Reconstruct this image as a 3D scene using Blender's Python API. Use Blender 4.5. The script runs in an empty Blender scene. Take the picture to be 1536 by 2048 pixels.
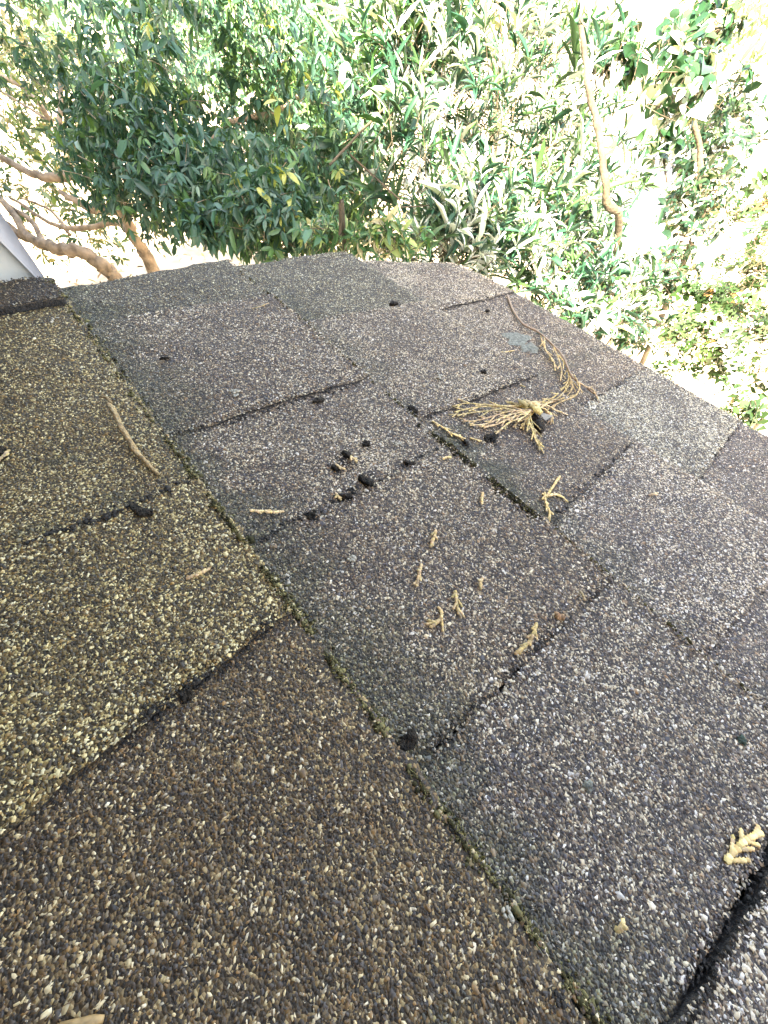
import bpy, math, random
import numpy as np
from mathutils import Vector, Matrix

rng = np.random.default_rng(7)
random.seed(7)
scene = bpy.context.scene
C = scene.collection

# ------------------------------------------------------------------ camera frame
F = 740.0                     # focal length in photo pixels (ultra-wide phone lens)
CX, CY = 768.0, 1024.0
DOWN = np.array([-0.05513818614547899, 0.5238127683820504, 0.8500470364094678])
E1 = np.array([-0.6514046049727978, -0.6640842211821801, 0.36696619435186467])
YY = np.array([0.7567244023082775, -0.5334907036273356, 0.3778304488714357])
W = np.array([-E1, YY, -DOWN])            # image axes (right, down, forward) -> world
CAM = np.array([0.0, 0.0, 2.86])
PITCH = math.radians(10.3)
S = 0.157                                  # camera height over the roof plane, m
UX = np.array([-1.0, 0, 0])                # along the courses, away from the camera
UV = np.array([0, math.cos(PITCH), -math.sin(PITCH)])   # down the slope
UN = np.array([0, math.sin(PITCH), math.cos(PITCH)])    # roof normal

cam_data = bpy.data.cameras.new('camera')
cam = bpy.data.objects.new('camera', cam_data)
C.objects.link(cam)
r_, d_, f_ = W @ np.array([1, 0, 0]), W @ np.array([0, 1, 0]), W @ np.array([0, 0, 1])
m = Matrix.Identity(4)
for i in range(3):
    m[i][0], m[i][1], m[i][2], m[i][3] = r_[i], -d_[i], -f_[i], CAM[i]
cam.matrix_world = m
cam_data.sensor_fit = 'VERTICAL'
cam_data.sensor_height = 36.0
cam_data.lens = F / 2048 * 36.0
cam_data.clip_start = 0.01
cam_data.clip_end = 500
scene.camera = cam

# ------------------------------------------------------------------ light
SUN_EL = math.radians(52)
SUN_DIR = np.array([0.30, -0.95])          # horizontal direction towards the sun
SUN_DIR = SUN_DIR / np.linalg.norm(SUN_DIR)
world = bpy.data.worlds.new('World')
scene.world = world
world.use_nodes = True
nt = world.node_tree
for n in list(nt.nodes):
    nt.nodes.remove(n)
wo = nt.nodes.new('ShaderNodeOutputWorld')
bg = nt.nodes.new('ShaderNodeBackground')
sky = nt.nodes.new('ShaderNodeTexSky')
sky.sky_type = 'NISHITA'
sky.sun_disc = False
sky.sun_elevation = SUN_EL
sky.sun_rotation = math.atan2(SUN_DIR[0], SUN_DIR[1])
sky.dust_density = 3.0
sky.air_density = 1.0
bg.inputs['Strength'].default_value = 0.15
nt.links.new(sky.outputs[0], bg.inputs['Color'])
nt.links.new(bg.outputs[0], wo.inputs['Surface'])
sun_data = bpy.data.lights.new('sun', 'SUN')
sun_data.energy = 5.0
sun_data.angle = math.radians(0.6)
sun_data.color = (1.0, 0.97, 0.92)
sun = bpy.data.objects.new('sun', sun_data)
C.objects.link(sun)
sd = Vector((SUN_DIR[0] * math.cos(SUN_EL), SUN_DIR[1] * math.cos(SUN_EL), math.sin(SUN_EL)))
sun.rotation_euler = sd.to_track_quat('Z', 'Y').to_euler()
sun.location = (0, -3, 6)
vs = scene.view_settings
vs.view_transform = 'Standard'
vs.look = 'None'
vs.exposure = 3.45
vs.use_white_balance = True
vs.white_balance_temperature = 8400
vs.white_balance_tint = 12
vs.gamma = 1.0
vs.use_curve_mapping = False
scene.cycles.max_bounces = 8
scene.cycles.transparent_max_bounces = 8

# ------------------------------------------------------------------ helpers
def px(x, y, depth):
    """World point seen at photo pixel (x, y), depth metres along the view axis."""
    d = np.array([(x - CX) / F, (y - CY) / F, 1.0])
    return CAM + (W @ d) * depth

def ray(x, y):
    d = np.array([(x - CX), (y - CY), F])
    return W @ (d / np.linalg.norm(d))

def roof_pt(u, v, w=0.0):
    """u, v in roof units (times S), w metres above the roof plane."""
    u = np.asarray(u, float); v = np.asarray(v, float); w = np.asarray(w, float)
    o = CAM - UN * S
    return o + u[..., None] * S * UX + v[..., None] * S * UV + w[..., None] * UN

def mesh_obj(name, V, faces, mats, parent=None, midx=None, tint=None, smooth=False, locmat=None):
    me = mesh_only(name, V, faces, mats, midx, tint, smooth)
    o = bpy.data.objects.new(name, me)
    C.objects.link(o)
    if parent is not None:
        o.parent = parent
        o.matrix_parent_inverse = parent.matrix_world.inverted()
    return o

def mesh_only(name, V, faces, mats, midx=None, tint=None, smooth=False):
    """faces: (n,3) or (n,4) int array, or list of such arrays."""
    V = np.asarray(V, float).reshape(-1, 3)
    fl = faces if isinstance(faces, list) else [faces]
    fl = [np.asarray(a, int) for a in fl if len(a)]
    me = bpy.data.meshes.new(name)
    me.vertices.add(len(V))
    me.vertices.foreach_set('co', V.astype(np.float32).ravel())
    loops = np.concatenate([a.ravel() for a in fl])
    tot = np.concatenate([np.full(len(a), a.shape[1]) for a in fl])
    start = np.concatenate([[0], np.cumsum(tot)[:-1]])
    me.loops.add(len(loops))
    me.loops.foreach_set('vertex_index', loops.astype(np.int32))
    me.polygons.add(len(tot))
    me.polygons.foreach_set('loop_start', start.astype(np.int32))
    me.polygons.foreach_set('loop_total', tot.astype(np.int32))
    for mt in (mats if isinstance(mats, (list, tuple)) else [mats]):
        me.materials.append(mt)
    if midx is not None:
        me.polygons.foreach_set('material_index', np.asarray(midx, np.int32))
    if smooth:
        me.polygons.foreach_set('use_smooth', np.ones(len(tot), bool))
    if tint is not None:
        a = me.attributes.new('tint', 'FLOAT_COLOR', 'POINT')
        t = np.ones((len(V), 4), np.float32)
        t[:, :3] = tint
        a.data.foreach_set('color', t.ravel())
    me.update(calc_edges=True)
    return me

def empty(name, loc, label, cat, group=None):
    o = bpy.data.objects.new(name, None)
    C.objects.link(o)
    o.location = tuple(loc)
    o.empty_display_size = 0.05
    bpy.context.view_layer.update()
    tagit(o, label, cat, group)
    return o

def tagit(o, label=None, cat=None, group=None, kind=None):
    if label: o['label'] = label
    if cat: o['category'] = cat
    if group: o['group'] = group
    if kind: o['kind'] = kind
    return o

class Geo:
    """Collects pieces of mesh."""
    def __init__(s):
        s.V = []; s.T = []; s.Q = []; s.n = 0; s.tint = []
    def add(s, V, tris=None, quads=None, tint=(1, 1, 1)):
        V = np.asarray(V, float).reshape(-1, 3)
        if tris is not None and len(tris): s.T.append(np.asarray(tris) + s.n)
        if quads is not None and len(quads): s.Q.append(np.asarray(quads) + s.n)
        s.V.append(V); s.n += len(V)
        s.tint.append(np.broadcast_to(np.asarray(tint, float), (len(V), 3)))
    def arrays(s):
        fl = []
        if s.T: fl.append(np.concatenate(s.T))
        if s.Q: fl.append(np.concatenate(s.Q))
        return np.concatenate(s.V), fl, np.concatenate(s.tint)
    def build(s, name, mat, parent=None, smooth=False):
        V, fl, t = s.arrays()
        return mesh_obj(name, V, fl, mat, parent, tint=t, smooth=smooth)

def box(g, a, b, R=None, tint=(1, 1, 1)):
    """axis box from a to b; R an optional function mapping local points."""
    x0, y0, z0 = a; x1, y1, z1 = b
    V = np.array([[x0,y0,z0],[x1,y0,z0],[x1,y1,z0],[x0,y1,z0],[x0,y0,z1],[x1,y0,z1],[x1,y1,z1],[x0,y1,z1]], float)
    if R is not None: V = R(V)
    Q = [[0,3,2,1],[4,5,6,7],[0,1,5,4],[1,2,6,5],[2,3,7,6],[3,0,4,7]]
    g.add(V, quads=Q, tint=tint)

def tube(g, P, rad, n=8, tint=(1, 1, 1), bump=0.0, cap=True):
    P = np.asarray(P, float)
    rad = np.broadcast_to(np.asarray(rad, float), (len(P),))
    T = np.gradient(P, axis=0)
    T /= np.linalg.norm(T, axis=1)[:, None] + 1e-12
    ref = np.array([0, 0, 1.0]) if abs(T[0, 2]) < 0.9 else np.array([1.0, 0, 0])
    V = []
    a = np.linspace(0, 2 * math.pi, n, endpoint=False)
    for i in range(len(P)):
        A = np.cross(T[i], ref); A /= np.linalg.norm(A) + 1e-12
        B = np.cross(T[i], A)
        ref = -np.cross(T[i], A) if False else ref
        rr = rad[i] * (1 + bump * rng.uniform(-1, 1, n))
        V.append(P[i] + (np.cos(a) * rr)[:, None] * A + (np.sin(a) * rr)[:, None] * B)
    V = np.concatenate(V)
    k = np.arange(n); k2 = (k + 1) % n
    Q = np.concatenate([np.stack([i*n+k, i*n+k2, (i+1)*n+k2, (i+1)*n+k], 1) for i in range(len(P)-1)])
    Tt = None
    if cap:
        V = np.concatenate([V, P[:1], P[-1:]])
        c0 = len(V) - 2; e = (len(P)-1)*n
        Tt = np.concatenate([np.stack([k2, k, np.full(n, c0)], 1), np.stack([e+k, e+k2, np.full(n, c0+1)], 1)])
    g.add(V, tris=Tt, quads=Q, tint=tint)

def smooth_path(P, n=8):
    P = np.asarray(P, float)
    out = []
    Q = np.concatenate([[2*P[0]-P[1]], P, [2*P[-1]-P[-2]]])
    for i in range(1, len(Q) - 2):
        for t in np.linspace(0, 1, n, endpoint=False):
            a, b, c, d = Q[i-1], Q[i], Q[i+1], Q[i+2]
            out.append(0.5*((2*b)+(-a+c)*t+(2*a-5*b+4*c-d)*t*t+(-a+3*b-3*c+d)*t**3))
    out.append(P[-1])
    return np.array(out)

# ------------------------------------------------------------------ materials
def mat(name, color=(0.5, 0.5, 0.5), rough=0.6, spec=0.5, attr=False, noise=0.0, nscale=20.0, bump=0.0, bscale=60.0, trans=0.0,
        coords='Object', noise2=None):
    m = bpy.data.materials.new(name)
    m.use_nodes = True
    t = m.node_tree
    for n in list(t.nodes): t.nodes.remove(n)
    out = t.nodes.new('ShaderNodeOutputMaterial')
    p = t.nodes.new('ShaderNodeBsdfPrincipled')
    p.inputs['Roughness'].default_value = rough
    p.inputs['Specular IOR Level'].default_value = spec
    tc = t.nodes.new('ShaderNodeTexCoord')
    if attr:
        a = t.nodes.new('ShaderNodeAttribute'); a.attribute_name = 'tint'
        col = a.outputs['Color']
        if color != (1, 1, 1):
            mm = t.nodes.new('ShaderNodeMix'); mm.data_type = 'RGBA'; mm.blend_type = 'MULTIPLY'
            mm.inputs['Factor'].default_value = 1.0
            t.links.new(col, mm.inputs['A']); mm.inputs['B'].default_value = (*color, 1)
            col = mm.outputs['Result']
    else:
        rgb = t.nodes.new('ShaderNodeRGB'); rgb.outputs[0].default_value = (*color, 1)
        col = rgb.outputs[0]
    if noise > 0:
        nz = t.nodes.new('ShaderNodeTexNoise'); nz.inputs['Scale'].default_value = nscale
        nz.inputs['Detail'].default_value = 6
        t.links.new(tc.outputs[coords], nz.inputs['Vector'])
        mr = t.nodes.new('ShaderNodeMapRange')
        mr.inputs['From Min'].default_value = 0.3; mr.inputs['From Max'].default_value = 0.7
        mr.inputs['To Min'].default_value = 1 - noise; mr.inputs['To Max'].default_value = 1 + noise
        t.links.new(nz.outputs['Fac'], mr.inputs['Value'])
        vm = t.nodes.new('ShaderNodeVectorMath'); vm.operation = 'SCALE'
        t.links.new(col, vm.inputs[0]); t.links.new(mr.outputs[0], vm.inputs['Scale'])
        col = vm.outputs[0]
    t.links.new(col, p.inputs['Base Color'])
    if bump > 0:
        nb = t.nodes.new('ShaderNodeTexNoise'); nb.inputs['Scale'].default_value = bscale
        nb.inputs['Detail'].default_value = 5
        t.links.new(tc.outputs[coords], nb.inputs['Vector'])
        bp = t.nodes.new('ShaderNodeBump'); bp.inputs['Strength'].default_value = bump
        bp.inputs['Distance'].default_value = 0.01
        t.links.new(nb.outputs['Fac'], bp.inputs['Height'])
        t.links.new(bp.outputs[0], p.inputs['Normal'])
    sh = p.outputs[0]
    if trans > 0:
        tr = t.nodes.new('ShaderNodeBsdfTranslucent')
        sc = t.nodes.new('ShaderNodeVectorMath'); sc.operation = 'MULTIPLY'
        sc.inputs[1].default_value = (1.7, 1.6, 0.6)
        t.links.new(col, sc.inputs[0]); t.links.new(sc.outputs[0], tr.inputs['Color'])
        mx = t.nodes.new('ShaderNodeMixShader'); mx.inputs[0].default_value = trans
        t.links.new(p.outputs[0], mx.inputs[1]); t.links.new(tr.outputs[0], mx.inputs[2])
        sh = mx.outputs[0]
    t.links.new(sh, out.inputs['Surface'])
    return m

M_GRAN = mat('mineral granule', (1, 1, 1), rough=0.42, spec=0.5, attr=True, noise=0.25, nscale=900)
M_ASPH = mat('asphalt edge', (0.022, 0.019, 0.016), rough=0.8, noise=0.5, nscale=300, bump=0.6, bscale=500)

def shingle_mat():
    m = bpy.data.materials.new('shingle bed'); m.use_nodes = True
    t = m.node_tree
    for n in list(t.nodes): t.nodes.remove(n)
    out = t.nodes.new('ShaderNodeOutputMaterial'); p = t.nodes.new('ShaderNodeBsdfPrincipled')
    p.inputs['Roughness'].default_value = 0.75
    tc = t.nodes.new('ShaderNodeTexCoord')
    v = t.nodes.new('ShaderNodeTexVoronoi'); v.inputs['Scale'].default_value = 1100
    t.links.new(tc.outputs['Object'], v.inputs['Vector'])
    sep = t.nodes.new('ShaderNodeSeparateColor'); t.links.new(v.outputs['Color'], sep.inputs[0])
    cr = t.nodes.new('ShaderNodeValToRGB')
    e = cr.color_ramp.elements
    e[0].position = 0.0; e[0].color = (0.018, 0.015, 0.014, 1)
    e[1].position = 1.0; e[1].color = (0.42, 0.36, 0.26, 1)
    for pos, c in ((0.45, (0.045, 0.036, 0.032, 1)), (0.7, (0.10, 0.075, 0.05, 1)), (0.88, (0.2, 0.15, 0.1, 1))):
        k = e.new(pos); k.color = c
    t.links.new(sep.outputs[0], cr.inputs[0])
    a = t.nodes.new('ShaderNodeAttribute'); a.attribute_name = 'tint'
    mm = t.nodes.new('ShaderNodeMix'); mm.data_type = 'RGBA'; mm.blend_type = 'MULTIPLY'; mm.inputs['Factor'].default_value = 1
    t.links.new(cr.outputs[0], mm.inputs['A']); t.links.new(a.outputs['Color'], mm.inputs['B'])
    t.links.new(mm.outputs['Result'], p.inputs['Base Color'])
    bp = t.nodes.new('ShaderNodeBump'); bp.inputs['Strength'].default_value = 0.8; bp.inputs['Distance'].default_value = 0.001
    t.links.new(v.outputs['Distance'], bp.inputs['Height']); bp.invert = True
    t.links.new(bp.outputs[0], p.inputs['Normal'])
    t.links.new(p.outputs[0], out.inputs['Surface'])
    return m
M_BED = shingle_mat()
M_MOSS = mat('moss', (1, 1, 1), rough=0.9, spec=0.2, attr=True, trans=0.15)
M_CEDAR = mat('dry cedar', (1, 1, 1), rough=0.6, spec=0.3, attr=True, noise=0.3, nscale=500)
M_POD = mat('dark pod', (0.034, 0.027, 0.020), rough=0.75, spec=0.2, noise=0.8, nscale=400, bump=0.9, bscale=700)
M_TWIG = mat('dry twig', (0.33, 0.23, 0.11), rough=0.7, noise=0.5, nscale=260, bump=0.7, bscale=420)
M_LICHEN = mat('lichen', (0.30, 0.31, 0.26), rough=1.0, spec=0.1, noise=0.45, nscale=400, bump=0.8, bscale=900)
M_FLECK = mat('white crumb', (0.33, 0.31, 0.25), rough=0.8, noise=0.3, nscale=600)
M_SIDING = mat('painted siding', (0.42, 0.42, 0.38), rough=0.6, noise=0.07, nscale=30, bump=0.12, bscale=240)
M_TRIM = mat('trim paint', (0.36, 0.36, 0.365), rough=0.5, noise=0.06, nscale=30, bump=0.1, bscale=240)
M_WALLTAN = mat('tan stucco', (0.30, 0.21, 0.07), rough=0.9, noise=0.12, nscale=14, bump=0.5, bscale=120)
M_DECK = mat('roof deck board', (0.25, 0.18, 0.11), rough=0.8, noise=0.2, nscale=30)
M_GLASS = mat('window glass', (0.03, 0.035, 0.04), rough=0.05, spec=0.8)
M_BARK = mat('tan bark', (0.34, 0.25, 0.17), rough=0.9, noise=0.55, nscale=16, bump=1.0, bscale=60)
M_BARK2 = mat('grey brown bark', (0.085, 0.066, 0.04), rough=0.85, noise=0.4, nscale=20, bump=0.8, bscale=70)
M_LEAF = mat('waxy leaf', (1, 1, 1), rough=0.36, spec=0.5, attr=True, trans=0.22)
M_PALE = mat('dull leaf', (1, 1, 1), rough=0.38, spec=0.7, attr=True, trans=0.25)
M_SUNLIT_LEAF = mat('sunlit leaf', (1, 1, 1), rough=0.4, spec=0.6, attr=True, trans=0.12)
M_GROUND = mat('dry garden soil', (0.46, 0.38, 0.28), rough=0.95, noise=0.4, nscale=3.0, bump=0.8, bscale=25)
M_PATH = mat('pale concrete', (0.58, 0.56, 0.52), rough=0.85, noise=0.12, nscale=4, bump=0.3, bscale=60)
M_WOOD = mat('weathered wood', (0.38, 0.25, 0.17), rough=0.8, noise=0.3, nscale=15, bump=0.5, bscale=60)
M_LITTER = mat('dry leaf litter', (1, 1, 1), rough=0.8, attr=True)

# ------------------------------------------------------------------ ground and path
GN = 60
gx = np.linspace(-1, 1, GN + 1); gx = np.sign(gx) * np.abs(gx) ** 2.2 * 160
X, Yg = np.meshgrid(gx, gx, indexing='ij')
Z = 0.05 * np.sin(X * 1.3 + 0.4) * np.cos(Yg * 1.1) * np.exp(-(X**2 + Yg**2) / 900)
V = np.stack([X, Yg + 3, Z - 0.05], -1).reshape(-1, 3)
i, j = np.meshgrid(np.arange(GN), np.arange(GN), indexing='ij')
q = np.stack([i*(GN+1)+j, (i+1)*(GN+1)+j, (i+1)*(GN+1)+j+1, i*(GN+1)+j+1], -1).reshape(-1, 4)
g_ = mesh_obj('ground', V, q, M_GROUND, smooth=True); tagit(g_, kind='structure')

pv = []
pts = [(-1.6, 6.5), (-2.6, 9.5), (-3.4, 13), (-4.6, 18), (-7.0, 26), (-10.5, 26), (-7.6, 18), (-6.0, 13), (-5.0, 9.5), (-4.2, 6.5)]
pv = np.array([[a, b, .045] for a, b in pts]); M_PATH_SHADE = mat('shaded path', (0.17, 0.175, 0.19), rough=0.95, noise=0.5, nscale=7, bump=0.8, bscale=30)  # grey paints the tree shade into the pale path
p_ = mesh_obj('path', pv, np.array([[0, 1, 8, 9], [1, 2, 7, 8], [2, 3, 6, 7], [3, 4, 5, 6]]), M_PATH_SHADE); tagit(p_, kind='structure')

# ------------------------------------------------------------------ house
ROOF_Z = CAM[2] - S / math.cos(PITCH)
WX = -2.45 * S                       # plane of the side wall where the rake ends
house = empty('house', (0.6, -0.6, 0), 'house wall with a small shingled lean-to roof at its foot', 'house')
HT2 = 4.1
HT = 3.30                            # top of the house walls
g = Geo(); box(g, (-6.0, -3.5, 0), (WX, 0.0055, HT2)); side = g.build('side_wall', M_SIDING, house)
g = Geo()
YB = -0.17
box(g, (WX, -3.5, 0), (5.5, YB, HT)); g.build('rear_wall', M_WALLTAN, house)
g = Geo(); box(g, (-0.9, -3.5, HT + .001), (5.6, 0.10, HT + .10)); g.build('shade_eave', M_WALLTAN, house)  # unseen overhang, added to hold sky light off the upslope roof
# window in the rear wall, behind the camera
w_ = Geo()
box(w_, (-0.30, YB + 0.001, 2.80), (0.5, YB + 0.004, 3.9)); w_.build('window_pane', M_GLASS, house)
w_ = Geo()
for a, b in (((-0.36, YB+0.0005, 2.76), (-0.30, YB+0.03, 3.94)), ((0.5, YB+0.0005, 2.76), (0.56, YB+0.03, 3.94)),
             ((-0.299, YB+0.0005, 3.90), (0.499, YB+0.028, 3.94)), ((-0.299, YB+0.0005, 2.76), (0.499, YB+0.028, 2.80))):
    box(w_, a, b)
w_.build('window_frame', M_TRIM, house)

def on_plane_x(x, y, xp):
    d = ray(x, y); t = (xp - CAM[0]) / d[0]
    return CAM + d * t
# corner board on the side wall: traced on the wall plane, given its thickness
co = [(WX, .0062, 2.688), (WX, .0062, HT2 - .01), (WX, -.030, HT2 - .01), (WX, -.0065, 2.740), (WX, .0030, 2.695)]
outer_y = [c_[1] for c_ in co]
def prism_x(pts, x0, x1):
    g = Geo(); n = len(pts)
    V = [[x0, p_[1], p_[2]] for p_ in pts] + [[x1, p_[1], p_[2]] for p_ in pts]
    tri = []
    for k in range(1, n - 1): tri += [[0, k, k + 1], [n, n + k + 1, n + k]]
    quads = [[k, (k + 1) % n, n + (k + 1) % n, n + k] for k in range(n)]
    g.add(V, tris=tri, quads=quads); return g

tb = prism_x(co, WX + 0.0005, WX + 0.003)
tb.build('corner_board', M_TRIM, house)
# lean-to roof frame under the shingles
VK = [-2.35, -1.59, -0.68, 0.23, 1.14, 2.05, 2.97]
def rmap(V):
    return roof_pt(V[:, 0], V[:, 1], V[:, 2])
g = Geo(); box(g, (-9.0, -2.2, -0.030), (2.32, 1.9, -0.012), R=rmap); box(g, (-9.0, 1.9002, -0.030), (1.95, 2.80, -0.012), R=rmap)
roof = g.build('roof', M_DECK, house)
g = Geo(); box(g, (-9.0, -2.2, -0.0115), (2.30, 1.9, -0.0062), R=rmap); box(g, (-9.0, 1.9002, -0.0115), (1.5, 2.86, -0.0062), R=rmap); g.build('underlayment', M_ASPH, roof)
g = Geo(); box(g, (-9.0, 2.70, -0.14), (2.28, 2.82, -0.031), R=rmap); g.build('fascia', M_TRIM, house)
g = Geo(); box(g, (2.20, -2.1, -0.14), (2.285, 2.69, -0.031), R=rmap); g.build('rake_board', M_TRIM, house)
pb = roof_pt(np.array(0.), np.array(2.6), np.array(-0.05))
g = Geo(); box(g, (-0.34, YB + 0.002, 0), (1.3, pb[1], ROOF_Z - 0.16)); g.build('porch_wall', M_SIDING, house)

# ------------------------------------------------------------------ shingles
# per course: edges (u at upslope end, u at butt end) from the rake side on, and tabs between them:
# (level 0 recessed / 1 proud / 2 lifted, share of light granules, tint)
def snoise(u, v):
    return (0.0006*np.sin(u*3.1+v*1.7+0.3) + 0.0004*np.sin(u*7.3-v*5.1+1.2) + 0.00025*np.sin(u*15.7+v*12.3) + 0.00016*np.sin(u*33+v*27+2.0))
BROWN = (1.0, .86, .56); TAN = (1.14, 1.03, .56); GREY = (1.24, 1.22, 1.22); GREEN = (0.92, 0.94, 0.74); NEUT = (1.16, 1.09, .97); DUSK = (.55, .48, .34)  # olive left to bright grey right also paints the light gradient
COURSES = [
 dict(v=(-1.59,-0.68), e=[(2.40,2.40),(1.6,1.6),(.9,.9),(.1,.1),(-.7,-.7),(-1.6,-1.6),(-2.6,-2.6),(-4,-4),(-6,-6),(-9,-9)],
      t=[(0,.2,BROWN),(1,.25,TAN),(0,.2,BROWN),(1,.2,BROWN),(0,.2,BROWN),(1,.2,BROWN),(0,.2,GREY),(1,.2,GREY),(0,.2,GREY)]),
 dict(v=(-0.68,0.23), e=[(2.38,2.36),(2.12,2.14),(.93,.90),(.29,.345),(-.60,-.60),(-1.5,-1.5),(-2.4,-2.4),(-4,-4),(-6,-6),(-9,-9)],
      t=[(3,.13,DUSK),(0,.34,TAN),(1,.44,TAN),(0,.24,BROWN),(1,.30,NEUT),(0,.2,BROWN),(1,.2,GREY),(0,.2,GREY),(1,.2,GREY)]),
 dict(v=(0.23,1.14), gap={4: .012}, e=[(2.38,2.45),(2.02,1.96),(1.17,1.12),(.60,.575),(-.12,-.20),(-.70,-.88),(-1.7,-1.7),(-2.6,-2.6),(-4,-4),(-6,-6),(-9,-9)],
      t=[(0,.20,GREEN),(1,.32,NEUT),(0,.40,NEUT),(1,.34,NEUT),(1,.38,(1.14,1.12,1.08)),(2,.42,GREY),(0,.3,GREY),(1,.2,GREY),(0,.2,GREY),(1,.2,GREY)]),
 dict(v=(1.14,2.05), e=[(2.46,2.41),(1.72,1.62),(.80,.71),(.06,.10),(-.54,-.66),(-1.35,-1.35),(-2.2,-2.2),(-4,-4),(-6,-6),(-9,-9)],
      t=[(0,.30,GREEN),(1,.52,NEUT),(0,.26,NEUT),(1,.52,GREY),(0,.24,GREY),(1,.3,GREY),(0,.2,GREY),(1,.2,GREY),(0,.2,GREY)]),
 dict(v=(2.05,2.97), e=[(2.41,2.10),(1.55,1.52),(.43,.39),(-.23,-.22),(-1.1,-1.1),(-2,-2),(-3,-3),(-4,-4),(-6,-6),(-9,-9)],
      t=[(1,.6,NEUT),(0,.42,NEUT),(1,.66,(1.15,1.22,1.2)),(0,.28,GREY),(1,.4,GREY),(0,.2,GREY),(1,.2,GREY),(0,.2,GREY),(1,.2,GREY)]),
]
LEV = {0: 0.0, 1: 0.0017, 2: 0.0038, 3: 0.0046}
T_BUTT = 0.0052
def height(u, v, c, level):
    s = (v - c['v'][0]) / (c['v'][1] - c['v'][0])
    h = -0.0015 + s * (T_BUTT + 0.0012) + LEV[level] * np.clip(s * 2.2 + 0.45, 0.1, 1) + snoise(u, v)
    if c['v'][0] > 2.0:      # far course bends down over the eave and the hip corner
        h = h - 0.002 * np.clip((u - 1.75) / 0.5, 0, 1) ** 2
    return h
def edge_u(e, s): return e[0] + (e[1] - e[0]) * s
def eave_cut(u):
    """butt line of the last course, rounded off towards the rake"""
    return -0.10 * np.clip((u - 1.45) / 0.6, 0, 1) ** 2 
def find_H(u, v):
    for c in COURSES:
        if c['v'][0] <= v < c['v'][1] or (c is COURSES[-1] and v >= 2.97):
            s = (v - c['v'][0]) / (c['v'][1] - c['v'][0])
            for k, t in enumerate(c['t']):
                if edge_u(c['e'][k+1], s) <= u <= edge_u(c['e'][k], s) + (1 if k == 0 else 0):
                    return float(height(u, v, c, t[0]))
    return 0.0
def uv_of(x, y, w=0.0):
    d = ray(x, y); t = -(S - w) / (d @ UN)
    P = d * t
    return (P @ UX) / S, (P @ UV) / S
def rpx(x, y, lift=0.0):
    w = 0.0
    for _ in range(4):
        u, v = uv_of(x, y, w + lift)
        w = find_H(u, v)
    return roof_pt(u, v, w + lift)

# moss / dirt film: strongest just below each butt line
def grime(u, v, c, ci):
    d = (v - c['v'][0])
    g = 0.0
    wob = 0.05*np.sin(u*9+ci)+0.04*np.sin(u*23+2*ci)+0.02*np.sin(u*51)
    wob = wob + .05*np.sin(u*4.3+1)+.04*np.sin(u*37+v*30)
    wid = {0: .12, 1: .12, 2: .20, 3: .16, 4: .10}[ci]
    g = np.clip(1 - (d) / (wid + wob), 0, 1) ** 0.7
    amt = {0: .4, 1: .4, 2: .75, 3: .45, 4: .35}[ci]
    if ci == 3:   # the deep dirty pocket in front of the second butt line
        amt = np.where((u > 0.08) & (u < 0.72), 1.3, amt)
    return g * amt

PAL = np.array([[.034,.028,.028],[.050,.043,.047],[.070,.055,.046],[.105,.075,.050],[.16,.110,.068],[.17,.145,.125],[.22,.145,.08]])
LIGHT = np.array([[.60,.52,.36],[.66,.59,.45],[.50,.41,.27],[.55,.51,.45],[.74,.69,.60]])
G_T = np.array([[0,1,6],[1,7,6],[1,2,7],[2,3,7],[3,4,7],[4,6,7],[4,5,6],[5,0,6]])
def granules(u, v, w, size, col):
    n = len(u)
    P = roof_pt(u, v, w)
    ang = rng.uniform(0, 2*math.pi, n)
    a = np.linspace(0, 2*math.pi, 6, endpoint=False)
    rr = size[:, None] * rng.uniform(.38, 1.32, (n, 6)) * 0.54
    asp = rng.uniform(.38, 1.0, n)
    bx = np.cos(a) * rr; by = np.sin(a) * rr * asp[:, None]
    bz = -0.10 * size[:, None] * np.ones((n, 6)) + rng.uniform(-.12, .12, (n, 6)) * size[:, None]
    tz = size * rng.uniform(.10, .34, n)
    tx = np.stack([-.26*size, .28*size], 1) * rng.uniform(.4, 1.3, (n, 2)); ty = rng.uniform(-.14, .14, (n, 2)) * size[:, None]
    tz2 = np.stack([tz, tz * rng.uniform(.6, 1.2, n)], 1)
    Lx = np.concatenate([bx, -tx[:, ::-1]*-1], 1); Ly = np.concatenate([by, ty], 1); Lz = np.concatenate([bz, tz2], 1)
    # vertex 6 sits over the +x half, 7 over the -x half
    Lx[:, 6] = np.abs(tx[:, 1]); Lx[:, 7] = -np.abs(tx[:, 0])
    ca, sa = np.cos(ang)[:, None], np.sin(ang)[:, None]
    A = Lx * ca - Ly * sa; B = Lx * sa + Ly * ca
    V = P[:, None, :] + A[..., None]*UX + B[..., None]*UV + Lz[..., None]*UN
    Tt = np.array([[0,1,6],[1,7,6],[1,2,7],[2,3,7],[3,4,7],[4,6,7],[4,5,6],[5,0,6]])
    # UX x UV points into the roof or out of it: fix the winding
    T = (np.arange(n)[:, None, None]*8 + Tt[None]).reshape(-1, 3)
    if np.dot(np.cross(UX, UV), UN) < 0: T = T[:, ::-1]
    return V.reshape(-1, 3), T, np.repeat(col, 8, axis=0)

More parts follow.
